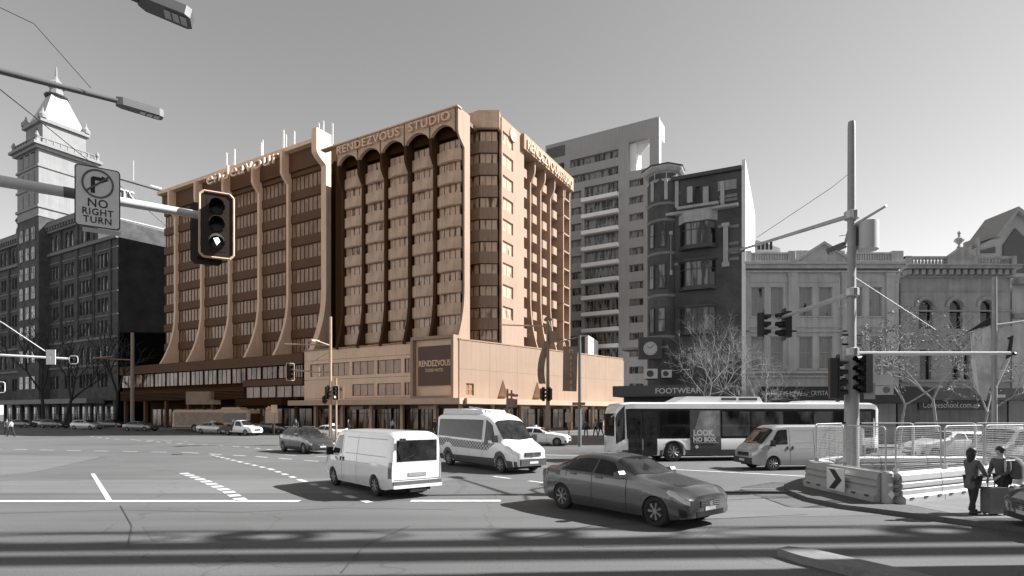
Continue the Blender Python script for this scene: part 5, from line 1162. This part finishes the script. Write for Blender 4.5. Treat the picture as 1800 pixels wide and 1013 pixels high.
MB().box(-.05,0,-.05,.05,.06,.05).box(-.22,.0,-.57,.33,.012,-.5).build('bracket', M_LGREY, s_)
p = A(381,397,9.3); s_ = signal('large near traffic light with pale border and lit lower arrow on the thick arm', p, R(28), .95, 3, True, None, tinted=True)
MB().prism([(.0,-.33),(.05,-.26),(.02,-.2),(-.05,-.22)], -.04, -.034, 'Y').build('lit_arrow', M_LIT, s_)
p = A(363,412,9.9); signal('dark signal back mounted behind the large near traffic light', p, R(205), .95, 3, tinted=True)
# lamp arms top left
T0 = Vector((-12.5,8.6,8.9)); T1 = A(207,178,12.0); t = mast('street lamp arm sloping down from upper left to a slim lantern over the spire', (T0.x,T0.y,0), name='street_lamp', cat='street lamp')
o_ = Vector((T0.x,T0.y,0)); MB().lathe((0,0,0), [(.15,0),(.08,T0.z)], 12).build('pole', M_POLE, t); MB().tube((0,0,T0.z), T1-o_, .085, .05, 12).build('arm', mat('arm_grey', .12, .4, .1), t, smooth=True); lamp_head(t, A(204,177,12.0)-o_, A(286,202,12.6)-o_, .26)
MB().path([(0,0,T0.z+2), A(60,42,11.0)-o_, A(160,155,11.62)-o_], .008, 4).build('stay_cable', M_WIRE, t)
T0 = Vector((-9.0,6.2,9.2)); T1 = A(245,2,9.0); t = mast('street lamp lantern poking in at the top left corner of the sky', (T0.x,T0.y,0), name='street_lamp', cat='street lamp')
o_ = Vector((T0.x,T0.y,0)); MB().lathe((0,0,0), [(.15,0),(.08,T0.z)], 12).build('pole', M_POLE, t); MB().tube((0,0,T0.z), T1-o_, .06, .04, 12).build('arm', mat('arm_grey', .12), t); lamp_head(t, A(243,-6,9.0)-o_, A(338,33,9.3)-o_, .40)
# overhead wire across the left
w0, w1 = A(-60,110,9), A(340,440,30); o = MB().path([w0, A(60,205,12), A(130,262,15), A(215,330,19), w1], .012, 4).build('overhead_wire', M_WIRE); tag(o, 'thin overhead wire sagging down to the right in front of the spire tower', 'wire')
# small left arm with signal
t = mast('slim white horizontal arm at the left edge carrying a small sign and signal', A(-60,620,24)*1, name='signal_mast', cat='mast'); t.location.z = 0; o_ = Vector(t.location)
MB().tube((0,0,0),(0,0,7),.1).build('pole', M_LGREY, t); MB().tube((0,0,CH+(HY-621)*.024), A(122,631,25)-o_, .05).build('arm', M_WHITE, t); MB().path([(0,0,6.6+.6), A(5,568,24)-o_, A(80,618,24.6)-o_], .02, 4).build('stay_cable', M_LGREY, t)
s_ = thing('arm_sign', 'small white square sign on the slim left arm', 'sign', A(90,628,24.6)); MB().box(-.2,-.03,-.32,.2,0,.32).build('plate', M_WHITE, s_); MB().path([(-.02,-.04,-.12),(-.02,-.04,.08),(.08,-.04,.14)], .015, 5).build('arrow', M_LGREY, s_)
signal('small black signal with white border at the tip of the slim left arm', A(130,633,25), R(8), .66, 1, True, None); signal('small white-bordered signal cut by the left edge above the parked cars', A(-1,681,25), R(8), .9, 1, True, 0)
# mid pole with arms
o_ = Vector((*G(581,783)[:2],0)); dd = o_.y; t = mast('slim pale pole with two arms pointing left in front of the office podium', o_, name='signal_mast', cat='mast')
MB().lathe((0,0,0), [(.13,0),(.11,CH+(HY-557)*dd/1000)], 10).build('pole', TP, t, smooth=True)
MB().tube((0,0,CH+(HY-607)*dd/1000), A(500,605,dd)-o_, .06, .04).build('arm', TP, t); MB().tube((0,0,CH+(HY-655)*dd/1000), A(516,651,dd)-o_, .08, .06).build('arm', TP, t)
MB().tube((0,0,CH+(HY-608)*dd/1000), A(553,598,dd-1)-o_, .05).path([(0,0,CH+(HY-618)*dd/1000), A(548,637,dd)-o_], .02, 4).build('bracket', TP, t); lamp_head(t, A(560,600,dd)-o_, A(545,598,dd-1.5)-o_, .4, m=TP)
MB().lathe((.0,0,0), [(.3,.0),(.3,.1),(.14,.3)], 10).build('base', TP, t)
signal('dark signal head at the left tip of the mid pole arm', A(510,654,dd), R(40), 1.2, 3, True, tinted=True); s_ = thing('arm_sign', 'small pale stacked plates hanging on the arm of the mid pole', 'sign', A(556,654,dd-.2)); MB().box(-.24,-.03,.0,.24,0,.45).box(-.24,-.03,-.38,.24,0,-.08).build('plate', mat('tint_white', T(.6)), s_)
t = mast('short pale post with a traffic light and sign right of the mid pole', (*G(591,783)[:2],0), name='signal_post', cat='post'); dd2 = t.location.y; MB().lathe((0,0,0), [(.09,0),(.07,CH+(HY-665)*dd2/1000)], 8).build('post', TP, t)
signal('traffic light with a lit bottom lens on the short post', A(590,691,dd2-.2), R(-8), 1.0, 3, True, 2, tinted=True)
s_ = thing('arrow_sign', 'pale upright sign beside the lit traffic light on the short post', 'sign', A(600,690,dd2)); MB().box(-.18,-.03,-.5,.2,0,.5).build('plate', mat('tint_white', T(.6)), s_); MB().tube((0,-.05,.25),(0,-.03,.25),.12,n=12).build('ring', TPD, s_)
signal('dark signal seen edge-on left of the mid pole', A(577,690,dd2), R(80), 1.0, 3, tinted=True)
signal('lower dark pedestrian signal on the left of the mid pole', A(571,703,dd2), R(70), .8, 2, tinted=True)
# post with white top
for px, yb, yt, lb in ((482,765,712,'thin pale post with a square sign plate right of the white pickup'),(1000,775,725,'thin pale post with a small square sign in front of the shop row')):
    p = G(px, yb); t = thing('sign_post', lb, 'sign post', (p.x,p.y,0)); z = CH+(HY-yt)*p.y/1000; MB().tube((0,0,0),(0,0,z),.06,n=8).build('post', TP, t); MB().box(-.35,-.06,z-.9,.35,0,z).build('plate', mat('tint_white', T(.6)), t)
# pole 233
p = G(233,757); t = mast('tall slim brown pole with a lamp arm at the left end of the office podium', (p.x,p.y,0), name='street_lamp', cat='street lamp'); MB().lathe((0,0,0), [(.28,0),(.22,CH+(HY-585)*p.y/1000)], 8).build('pole', TPD, t); MB().tube((0,0,CH+(HY-633)*p.y/1000), A(170,630,p.y)-Vector((p.x,p.y,0)), .1, .05).build('arm', TPD, t); lamp_head(t, A(198,627,p.y)-Vector((p.x,p.y,0)), A(165,630,p.y)-Vector((p.x,p.y,0)), .6, m=TPD)
# poles in front of the podium
o_ = Vector((*G(963,782)[:2],0)); dd = o_.y; t = mast('brown pole with long left arm and box before the pale podium wall', o_, name='signal_mast', cat='mast')
MB().lathe((0,0,0), [(.19,0),(.13,6),(.12,CH+(HY-556)*dd/1000)], 10).build('pole', TPD, t, smooth=True); MB().tube((0,0,CH+(HY-574)*dd/1000), A(880,571,dd)-o_, .07, .05).build('arm', TP, t); MB().box(.1,-.3,CH+(HY-602)*dd/1000,.75,.1,CH+(HY-583)*dd/1000).build('equipment_box', TPD, t)
MB().tube((0,0,CH+(HY-562)*dd/1000), A(968,575,dd-3)-o_, .05).build('bracket', TPD, t); MB().lathe((0,0,CH+(HY-562)*dd/1000), [(.3,-.1),(.35,0),(.2,.2)], 10).build('cap', TPD, t)
s_ = thing('street_banner', 'narrow curling dark banner blown round the brown pole before the podium', 'banner', A(958,600,dd-.1)); m = MB(); N = 10
for k in range(N):
    a0, a1 = k/N, (k+1)/N; f = lambda q: (.25-.55*math.sin(q*2.2), .35*math.sin(q*5)); z0_, z1_ = -a0*3.4, -a1*3.4
    x0_, y0_ = f(a0); x1_, y1_ = f(a1); m.prism([(x0_-.3,z0_),(x1_-.3,z1_),(x1_+.25,z1_),(x0_+.25,z0_)], y0_*.3, y0_*.3+.03, 'Y')
m.build('cloth', mat('tint_banner', T(.2), .8, .3, 1), s_)
signal('dark cluster signal on the right pole in front of the podium', A(955,693,dd-.3), R(60), 1.0, 3, tinted=True); signal('second dark signal turned right on the brown banner pole', A(965,693,dd-.3), R(-60), 1.0, 3, tinted=True)
for px, tl_ in ((892,'dark signal post with crossing signs above the minibus roof'),(899,'dark signal with side brackets right beside the one above the minibus')): 
    p = G(px, 782); t = thing('signal_post', tl_, 'post', (p.x,p.y+.3*(px-892),0)); MB().tube((0,0,0),(0,0,CH+(HY-684)*p.y/1000),.08,n=8).build('post', TPD, t); MB().box(-.02,-.1,3.9,.55,.1,4.1).box(-.1,-.1,3.0,.5,.1,3.7).build('bracket', TPD, t)
o_ = Vector((*G(1019,785)[:2],0)); dd = o_.y; t = mast('dark grey pole carrying the long vertical lettered banner', o_, name='street_pole'); MB().lathe((0,0,0), [(.14,0),(.11,CH+(HY-590)*dd/1000)], 10).build('pole', mat('pole_dim', .16, .5, .1), t, smooth=True); MB().tube((0,0,CH+(HY-592)*dd/1000), A(985,602,dd)-o_, .05).tube((0,0,CH+(HY-592)*dd/1000), A(1033,590,dd)-o_, .05).build('arm', mat('pole_dim', .16), t)
MB().box(-.55,-.15,CH+(HY-708)*dd/1000-.2,.4,.1,CH+(HY-708)*dd/1000+.02).build('street_name_plate', TPD, t)
s_ = thing('street_banner', 'long vertical brown banner with pale letters down the podium wall', 'banner', A(1003,609,dd-.2)); h = 79*dd/1000
MB().prism([(-.55,0),(-.6,-h*.99),(.45,-h),(.55,0)], 0, .03, 'Y').build('cloth', mat('tint_banner', T(.2)), s_)
for i, ch in enumerate('Matilda'): text('lettering', ch, .46, mat('tint_letter2', T(.55), .6, .05), s_, (.02,-.015,-.5-i*.46), align='CENTER', ext=.004)
# right banner pole
o_ = Vector((1748-900,0,0))*.030; o_.y = 30; t = mast('grey pole at the right edge holding the pale twin banner', (o_.x,30,0), name='street_pole'); o_.z = 0
MB().lathe((0,0,0), [(.14,0),(.11,CH+(HY-488)*.03)], 10).build('pole', M_POLE, t, smooth=True); MB().tube((0,0,CH+(HY-572)*.03), A(1815,563,30)-o_, .06).build('arm', M_POLE, t); MB().box(.05,-.1,CH+(HY-699)*.03,.5,.05,CH+(HY-694)*.03).build('bracket', M_WHITE, t)
s_ = thing('street_banner', 'pale curved banner with white M left of the right edge pole', 'banner', A(1738,575,29.9)); m = MB(); zb = -3.9
bn = mat('banner_pale', .55, .8, .5, .9, c2=(.75,.75,.75))
m.prism([(-.95,-.35),(.1,.1),(.15,-2.9),(-.15,-3.9),(-.75,-3.2)], 0, .03, 'Y'); m.build('cloth', bn, s_); MB().prism([(-1.2,-.3),(.1,.15),(.1,.5),(-.2,.35)], -.01, .04, 'Y').build('top_edge', M_BLACK, s_); text('lettering', 'M', .95, M_WHITE, s_, (-.95,-.03,-.95), ext=.01); text('lettering', 'a', .7, M_WHITE, s_, (-.9,-.03,-1.5), ext=.01)
MB().prism([(-.95,-1.7),(-.72,-1.7),(-.5,-3.6),(-.72,-3.0)], -.02, -.005, 'Y').build('white_script', M_WHITE, s_)
s_ = thing('street_banner', 'pale banner with a dark slanting figure right of the right edge pole', 'banner', A(1756,578,29.9)); MB().prism([(.05,0),(1.0,.2),(.75,-.9),(.1,-2.0),(-.3,-3.0)], 0, .03, 'Y').build('cloth', bn, s_); MB().prism([(.35,-1.6),(.55,-.6),(.4,-.5),(.75,-.35),(.68,-1.0),(.6,-1.5)], -.02, -.003, 'Y').build('dark_motif', M_BLACK, s_); MB().tube((-.2,-.02,-3.1),(.55,-.02,-1.5),.05,n=6).build('pale_motif', M_LGREY, s_)
# ================================================================ BARRIERS AND FENCES
MBAR = mat('barrier_plastic', .36, .45, .12, 1.2, .05); 
def barrier_proto(L):
    t = thing('road_barrier', None, 'barrier'); P = [(-.28,0),(-.28,.16),(-.2,.22),(-.2,.34),(-.15,.38),(-.2,.42),(-.2,.52),(-.15,.56),(-.19,.6),(-.17,.74),(-.1,.8),(.1,.8),(.17,.74),(.19,.6),(.15,.56),(.2,.52),(.2,.42),(.15,.38),(.2,.34),(.2,.22),(.28,.16),(.28,0)]
    MB().prism(P, .015, L-.015, 'X').build('body', MBAR, t)
    m = MB()
    for k in range(3): m.box(.3+k*(L-.6)/2-.08,-.3,.12,.3+k*(L-.6)/2+.08,-.27,.17)
    parts(m, 'forklift_slot', M_DARK, t)
    m = MB()
    for z in (.26,.46,.66): m.tube((0,-.0,z-.04),(0,0,z+.05),.16,n=10)
    parts(m, 'hinge', mat('hinge_grey', .2, .5, .1), t); return t
def brun(pts, labs, L=1.9):
    i = 0
    for (a, b) in zip(pts[:-1], pts[1:]):
        a = Vector(a); b = Vector(b); n = max(1, round((b-a).length/L)); 
        for k in range(n):
            t = barrier_proto((b-a).length/n); p = a+(b-a)*k/n; t.location = (p.x,p.y,.12); t.rotation_euler = (0,0,math.atan2((b-a).y,(b-a).x)); t['label'] = labs[i]; t['group'] = 'plastic road barriers round the corner island'; i += 1
brun([(9.85,18.7),(9.98,15.25)], ['grey plastic barrier at the left tip of the island under the first fence panel','grey plastic barrier carrying the black chevron board'])
brun([(10.15,15.1),(13.6,16.9),(20.6,20.0)], ['first grey barrier right of the chevron corner','second grey barrier along the footpath behind the pedestrians','third grey barrier behind the two pedestrians','fourth barrier right of the pedestrians','barrier at the right edge behind the dark car','far right barrier leaving the picture'])
brun([(9.95,18.9),(11.7,20.9),(22.5,21.6)], ['back row barrier joining the left tip of the island','first barrier of the rear row behind the tall mast','second barrier of the rear row','third barrier of the rear row','fourth barrier of the rear row','fifth barrier of the rear row','sixth barrier of the rear row','seventh rear row barrier'])
for pxy, s in (((9.93,15.2),1),):
    m = thing('reflector_post', 'pale barrier end with white diamond reflectors at the chevron corner', 'reflector', (9.98,15.12,.12)); MB().lathe((0,0,0), [(.14,0),(.14,.8),(.1,.84)], 12).build('post', MBAR, m); MB().tube((-.02,-.17,.5),(-.02,-.14,.5),.05,n=10).build('reflector', M_WHITE, m); MB().prism([(-.08,.24),(0,.12),(.08,.24),(0,.36)], -.17, -.14, 'Y').build('diamond', M_WHITE, m)
ck_ = thing('chevron_board', 'white square board with a black chevron arrow on the front barrier', 'sign', (9.6,16.85,.55), R(-87.5)); 
MB().box(-.42,-.03,-.33,.42,0,.33).build('board', M_WHITE, ck_); MB().prism([(-.3,.29),(-.02,.29),(.32,0),(-.02,-.29),(-.3,-.29),(.02,0)], -.036, -.031, 'Y').build('chevron', M_BLACK, ck_)
WIRE = mat('fence_wire', .26, .4, .05, metal=.2)
def fence_panel(label, a, b, z0=.92, h=1.22, nw=22, frame=True):
    a = Vector((*a,0)); b = Vector((*b,0)); L = (b-a).length; t = thing('fence_panel', label, 'fence panel', (a.x,a.y,z0), math.atan2((b-a).y,(b-a).x), 'wire fence panels standing on the barriers')
    r = .14; P = [(0,0,0),(0,0,h-r)]+[(r-r*math.cos(k*math.pi/8),0,h-r+r*math.sin(k*math.pi/8)) for k in range(1,5)]+[(L-r+r*math.sin(k*math.pi/8),0,h-r+r*math.cos(k*math.pi/8)) for k in range(0,5)]+[(L,0,0),(0,0,0)]
    MB().path(P, .022, 6).build('frame', M_LGREY, t); m = MB()
    for k in range(1, nw): m.tube((.02,0,h*k/nw),(L-.02,0,h*k/nw),.0055,n=3,cap=False)
    for k in range(1, 6): m.tube((L*k/6,0,.02),(L*k/6,0,h-.02),.004,n=3,cap=False)
    m.build('mesh_wires', WIRE, t); MB().box(-.02,-.06,-.12,.03,.06,.12).build('foot_bracket', M_STEEL, t)
fence_panel('narrow fence panel at the left end of the island', (10.12,18.9), (10.08,17.3)); fence_panel('fence panel above the chevron board in front of the mast', (10.08,17.2), (10.02,15.25))
fence_panel('front fence panel right of the mast, first from the corner', (10.25,15.2), (12.25,16.25)); fence_panel('front fence panel behind the left pedestrian', (12.4,16.3), (14.3,17.25)); fence_panel('front fence panel behind the right pedestrian', (14.4,17.3), (16.4,18.2)); fence_panel('front fence panel leaving at the right edge', (16.5,18.25), (18.4,19.05))
for k in range(5): fence_panel(['rear fence panel left of the mast behind it','rear fence panel just right of the mast','rear fence panel in the middle of the back row','rear fence panel behind the pedestrians','rear fence panel farthest right'][k], (10.3+k*2.35,19.3+min(k,1)*1.9+k*.05), (10.3+k*2.35+(1.9 if k == 0 else 2.25),(20.85 if k == 0 else 21.05+k*.05)))
# ================================================================ TREES
BARK = mat('pale_bark', .32, .85, .25, 6, .3); BARKD = mat('dark_bark', .03, .9, .2, 4, .3)
def tree(label, loc, h, seed, m_bark, spread=.5, levels=5, r0=.14, trunk=.3, leaves=None, nleaf=0, lsz=.09, group=None, name='bare_tree', split=3, up=.25):
    rnd = random.Random(seed); t = thing(name, label, 'tree', loc, rnd.random()*6, group); mb = MB(); tw = MB(); tips = []
    def grow(p, d, L, r, lv):
        n = 3; q = p; dd = d
        for k in range(n):
            dd = (dd+Vector((rnd.uniform(-1,1),rnd.uniform(-1,1),rnd.uniform(-.4,.9)))*.13).normalized(); q2 = q+dd*L/n; ra = r*(1-.3*k/n); rb = r*(1-.3*(k+1)/n)
            (mb if lv < 2 else tw).tube(q, q2, ra, rb, n=8 if lv < 2 else (5 if lv < 4 else 3), cap=lv < 1); q = q2
            if lv >= 2 and k < n-1 and lv < levels: side(q, dd, L, r, lv+1)
        if lv >= levels: tips.append(q); return
        for i in range(split): 
            a = 2*math.pi*(i+rnd.random()*.6)/split; u = dd.cross(Vector((.3,.2,1))).normalized(); v = dd.cross(u); nd = (dd*(1-spread*.5)+(u*math.cos(a)+v*math.sin(a))*spread*rnd.uniform(.7,1.4)+Vector((0,0,up))).normalized()
            grow(q, nd, L*rnd.uniform(.62,.85), r*.6, lv+1)
    def side(q, dd, L, r, lv):
        a = rnd.random()*6.28; u = dd.cross(Vector((.3,.2,1))).normalized(); v = dd.cross(u); grow(q, (dd*.6+(u*math.cos(a)+v*math.sin(a))*.8).normalized(), L*.5, r*.45, max(lv, levels-1))
    grow(Vector((0,0,0)), Vector((0,0,1)), h*trunk, r0, 0)
    tr = mb.build('trunk', m_bark, t); tw.build('twigs', m_bark, tr)
    if leaves:
        lf = MB()
        for k in range(nleaf):
            c = tips[int(rnd.random()**1.5*len(tips)*.999)]+Vector((rnd.gauss(0,.13),rnd.gauss(0,.13),rnd.gauss(0,.11))); u = Vector((rnd.gauss(0,1),rnd.gauss(0,1),rnd.gauss(0,.6))).normalized(); v = u.cross(Vector((rnd.gauss(0,1),rnd.gauss(0,1),1))).normalized(); s = lsz*rnd.uniform(.6,1.3)
            lf.quad(c-u*s, c+v*s*.5, c+u*s, c-v*s*.5)
        lf.build('crown', leaves, t)
    return t
tree('bare pale-branched tree rising behind the long bus in front of the brick building', (12.6,37.5,0), 7.9, 5, BARK, .5, 6, .08, .32, up=.12)
tree('bare pale tree behind the bus in front of the left end of the stucco building', (16.6,38.5,0), 6.4, 11, BARK, .6, 5, .07, .32, up=.08)
LEAF = mat('small_leaves', .16, .7, .6, 1.5)
tree('sparse small-leaved tree behind the fence in front of the arched building', (29.2,39.0,0), 7.6, 21, BARK, .6, 4, .11, .46, LEAF, 2600, .08, name='leafy_tree', up=.1)
tree('shorter small-leaved tree standing just left of the taller leafy one', (27.0,39.6,0), 6.8, 33, BARK, .6, 4, .10, .46, LEAF, 1500, .08, name='leafy_tree', up=.1)
tree('thin bare street tree at the right edge before the end building', (32.5,39.2,0), 7, 44, BARK, .6, 4, .1, .36)
for px, s, lb in ((92,3,'dark bare street tree standing before the warehouse left end'),(178,8,'dark street tree before the middle of the warehouse'),(50,13,'thin dark tree before the warehouse entrance arch')):
    p = G(px, 753); tree(lb, (p.x,p.y+3,0), 15 if px == 92 else 19, s, BARKD, .45, 4, .3, .32)
tree('leafy footpath tree just outside the right edge', (23.5,14.3,.12), 7.5, 55, BARK, .6, 4, .16, .4, LEAF, 3500, .16, name='leafy_tree', up=.1)
# ================================================================ PEOPLE
SKIN = mat('skin', .42, .5, .06, 6); HAIR = mat('dark_hair', .02, .6, .2, 20)
def skinned(name, chains, m, parent, sub=1):
    """chains: list of (list of (point,radius), parent index or None) merged into one skin mesh"""
    bm = bmesh.new(); sk = bm.verts.layers.skin.verify(); V = {}
    def add(k, p, r):
        if k in V: return V[k]
        v = bm.verts.new(p); v[sk].radius = (r, r); V[k] = v; return v
    first = True
    for ch in chains:
        pv = None
        for k, p, r in ch:
            v = add(k, p, r)
            if first: v[sk].use_root = True; first = False
            if pv is not None and pv != v and not bm.edges.get((pv, v)): bm.edges.new((pv, v))
            pv = v
    me = bpy.data.meshes.new(name); bm.to_mesh(me); bm.free(); me.materials.append(m); o = link(name, me, parent)
    a = o.modifiers.new('Skin', 'SKIN'); a.use_smooth_shade = True; b_ = o.modifiers.new('Sub', 'SUBSURF'); b_.levels = b_.render_levels = sub; return o
def person(label, loc, rz, h=1.68, coat=.04, legs=.02, long_coat=False, stride=.1, arms=None, hair_long=False, detail=True, lean=0.0, z=0.13, name='person', group=None, bag=None):
    t = thing(name, label, 'person', (loc[0],loc[1],z), rz, group); s = h/1.7; t.scale = (s,s,s)
    L = lean; H = lambda x, y, z_: (x, y-L*max(0, z_-.9), z_)
    al = arms or {1: ((.26,-.02,1.14),(.24,-.18,.92)), -1: ((-.26,-.02,1.14),(-.24,-.18,.92))}
    body = [[('p',H(0,0,.94),.13),('s',H(0,0,1.12),.12),('c',H(0,.0,1.32),.14),('n',H(0,.01,1.47),.055),('h0',H(0,-.01,1.54),.075),('h1',H(0,-.01,1.62),.098),('h2',H(0,0,1.69),.07)],
            [('h1',H(0,-.01,1.62),.1),('nose',H(0,-.115,1.60),.016)]]
    ct = [[('c',H(0,0,1.32),.165),('s',H(0,0,1.12),.15),('p',H(0,0,.94),.165)], [('c',H(0,0,1.32),.165),('k',H(0,.01,1.44),.075)]]
    if long_coat: ct[0] += [('q',H(0,.01,.80),.19),('r',H(0,.02,.62),.21)]
    tr_ = []
    for sg in (1,-1):
        st = stride*sg; e, w_ = al[sg]; hip = (sg*.09,0,.9); kn = (sg*.1,-st*.5-.02,.49); an = (sg*.1,-st+.05 if st < 0 else -st,.09)
        body += [[('c',H(0,0,1.32),.14),('sh%d'%sg,H(sg*.17,0,1.38),.055),('e%d'%sg,H(*e),.042),('w%d'%sg,H(*w_),.026)],[('p',H(0,0,.94),.13),('hp%d'%sg,hip,.085),('kn%d'%sg,kn,.055),('an%d'%sg,an,.036)]]
        wv = Vector(H(*w_)); ev = Vector(H(*e)); d = (wv-ev).normalized(); sd = d.cross(Vector((0,1,0))); sd = sd.normalized() if sd.length > .01 else Vector((1,0,0)); cr = sd.cross(d)
        pm = wv+d*.05; body[-2].append(('pm%d'%sg, tuple(pm), .03))
        if detail:
            for f in range(4):
                b0 = pm+d*.04+sd*((f-1.5)*.02); ln = (.03,.036,.033,.026)[f]; b1 = b0+d*ln+cr*.012; b2 = b1+d*ln*.6+cr*.02; body.append([('pm%d'%sg,tuple(pm),.03),('f%d%da'%(sg,f),tuple(b0),.0095),('f%d%db'%(sg,f),tuple(b1),.0085),('f%d%dc'%(sg,f),tuple(b2),.0075)])
            b0 = pm-sd*.035+cr*.01; b1 = b0-sd*.015+d*.03; body.append([('pm%d'%sg,tuple(pm),.03),('t%da'%sg,tuple(b0),.011),('t%db'%sg,tuple(b1),.009)])
        ct += [[('c',H(0,0,1.32),.165),('sh%d'%sg,H(sg*.18,0,1.38),.078),('e%d'%sg,H(*e),.062),('w%d'%sg,tuple(wv-d*.015),.046)]]
        tr_ += [[('p',(0,0,.92),.14),('hp%d'%sg,hip,.105),('kn%d'%sg,kn,.072),('an%d'%sg,an,.055)]]
        MB().lathe((an[0],an[1]-.05,0), [(.045,0),(.06,.02),(.06,.06),(.045,.11)], 10).box(an[0]-.045,an[1]-.18,0,an[0]+.045,an[1]-.03,.06).build('shoe', M_BLACK, t)
    skinned('body', body, SKIN, t, 1)
    skinned('coat', ct, mat('coat_%s' % coat, coat, .85, .2, 8), t, 1); skinned('trousers', tr_, mat('cloth_%s' % legs, legs, .85, .2, 8), t, 1)
    hr = MB(); c = Vector(H(0,.018,1.645)); hr.lathe(tuple(c), [(.03,-.085),(.095,-.07),(.108,0),(.1,.05),(.07,.09),(.02,.112)], 14); o = hr.build('hair', HAIR, t, smooth=True)
    if hair_long: MB().lathe(tuple(Vector(H(0,.05,1.40))), [(.05,-.06),(.085,.02),(.1,.14),(.105,.24),(.07,.3)], 12).build('long_hair', HAIR, o, smooth=True)
    if detail:
        m = MB()
        for sg in (1,-1): m.lathe(H(sg*.035,-.098,1.625), [(.002,-.008),(.011,0),(.002,.008)], 8)
        parts(m, 'eyes', M_BLACK, t); m = MB().box(-.025,H(0,-.1,1.56)[1]-.004,1.552,.025,H(0,-.1,1.56)[1]+.01,1.562); m.build('mouth', mat('lips', .15, .5, 0), t)
        m = MB()
        for sg in (1,-1): m.lathe(H(sg*.1,0,1.60), [(.008,-.025),(.02,0),(.008,.025)], 8)
        parts(m, 'ears', SKIN, t)
    return t
pa = person('person in a dark knee-length coat facing right beside the suitcase', (10.85,13.4), R(95), 1.52, .11, .03, True, .12, {1: ((.25,-.08,1.12),(.12,-.3,1.02)), -1: ((-.25,-.08,1.12),(-.1,-.32,1.0))}, hair_long=True)
pb = person('person in a dark jacket carrying a grey backpack facing left beside the suitcase', (11.65,13.5), R(-80), 1.55, .09, .025, False, .32, {1: ((.25,-.1,1.12),(.16,-.3,.98)), -1: ((-.25,-.06,1.12),(-.2,-.22,.9))}, lean=.12)
s_ = thing('backpack', 'grey backpack on the back of the right pedestrian', 'backpack', (11.86,13.45,.95), R(-80)); MB().lathe((0,0,0), [(.1,0),(.19,.05),(.2,.3),(.16,.45),(.06,.52)], 12).build('bag', mat('bag_grey', .1, .8, .2, 5), s_, smooth=True); MB().path([(.1,-.1,.45),(.12,-.38,.45),(.12,-.38,.15)], .02, 6).build('strap', M_LGREY, s_)
s_ = thing('suitcase', 'large grey upright suitcase between the two pedestrians', 'suitcase', (11.28,13.3,.13), R(5)); s_.scale = (.85,.85,.9); MB().prism([(-.26,.05),(.26,.05),(.28,.08),(.28,.68),(.25,.72),(-.25,.72),(-.28,.68),(-.28,.08)], -.15, .15, 'Y').build('case', mat('case_grey', .14, .6, .15, 4), s_); MB().path([(-.1,.1,.7),(-.1,.1,1.0),(.1,.1,1.0),(.1,.1,.7)], .012, 6).build('handle', M_DARK, s_)
m = MB()
for sx_ in (-.2,.2):
    for sy_ in (-.1,.1): m.tube((sx_-.015,sy_,.03),(sx_+.015,sy_,.03),.03,n=10)
parts(m, 'wheels', M_BLACK, s_)
for px, py, lb, c_ in ((690,764,'pedestrian in a pale jacket on the hotel footpath above the white van',.5),(612,765,'dark-dressed pedestrian by the shopfront right of the signal post',.03),(20,768,'pedestrian in a pale top at the far left kerb',.4),(12,764,'dark-clothed pedestrian behind the pale one at the left edge',.05),(1047,768,'pedestrian in pale clothes outside the shop row left of the long bus',.4),(1056,767,'dark-clothed pedestrian outside the shops near the bus front',.04),(764,765,'dark pedestrian just left of the minibus rear',.03),(1030,768,'pedestrian walking by the shop row in grey clothes',.15),(520,764,'dark figure walking under the office awning',.03)):
    p = G(px, py, .1); person(lb, (p.x,p.y), random.uniform(0,6), 1.7, c_, .03, False, .25, detail=False)
# leaning advert panel at the front of the long bus (A-frame poster)
# ================================================================ UNSEEN SHADE CASTER (building and canopy added outside the frame to shade the foreground)
ar_ = thing('shade_caster_building', 'unseen building with ring-patterned canopy frame added outside the right edge to shade the foreground', 'building', (13.6,0,0), R(2.4))
MB().box(0,-40,0,40,9.6,27).build('wall', M_POLE, ar_)
CZ = 25.5; SH = .068*CZ; m = MB()
for d0, d1 in ((12.1,12.26),(10.5,11.2),(9.5,10.24)): m.box(.2,d0+1.09,CZ,40,d1+1.09,CZ+.14)
for x, r_, th in ((5.6,.5,.12),(9.6,1.45,.07),(13.4,.62,.2),(14.6,1.1,.08),(18.9,.5,.22),(20.2,1.3,.09),(24.8,1.5,.07),(27.5,.6,.24),(31.2,1.1,.16),(34.0,.7,.22),(37,1.3,.1)):
    N = 28; cy_ = 11.62+1.09
    for k in range(N):
        a0, a1 = 2*math.pi*k/N, 2*math.pi*(k+1)/N; p = (x+r_*1.5*math.cos(a0), cy_+min(.42, r_)*math.sin(a0), CZ+.05); q = (x+r_*1.5*math.cos(a1), cy_+min(.42, r_)*math.sin(a1), CZ+.05); m.tube(p, q, th, n=5)
m.build('shade_canopy_frame', M_DARK, ar_)  # bars and rings shaped to cast the foreground shade pattern
for i in range(8):
    for k in range(6): window(ar_, 2+i*4.6, 2.5+k*4, 2.4, 2.2, 9.62, WF, P_DK, 2, 2, .1)
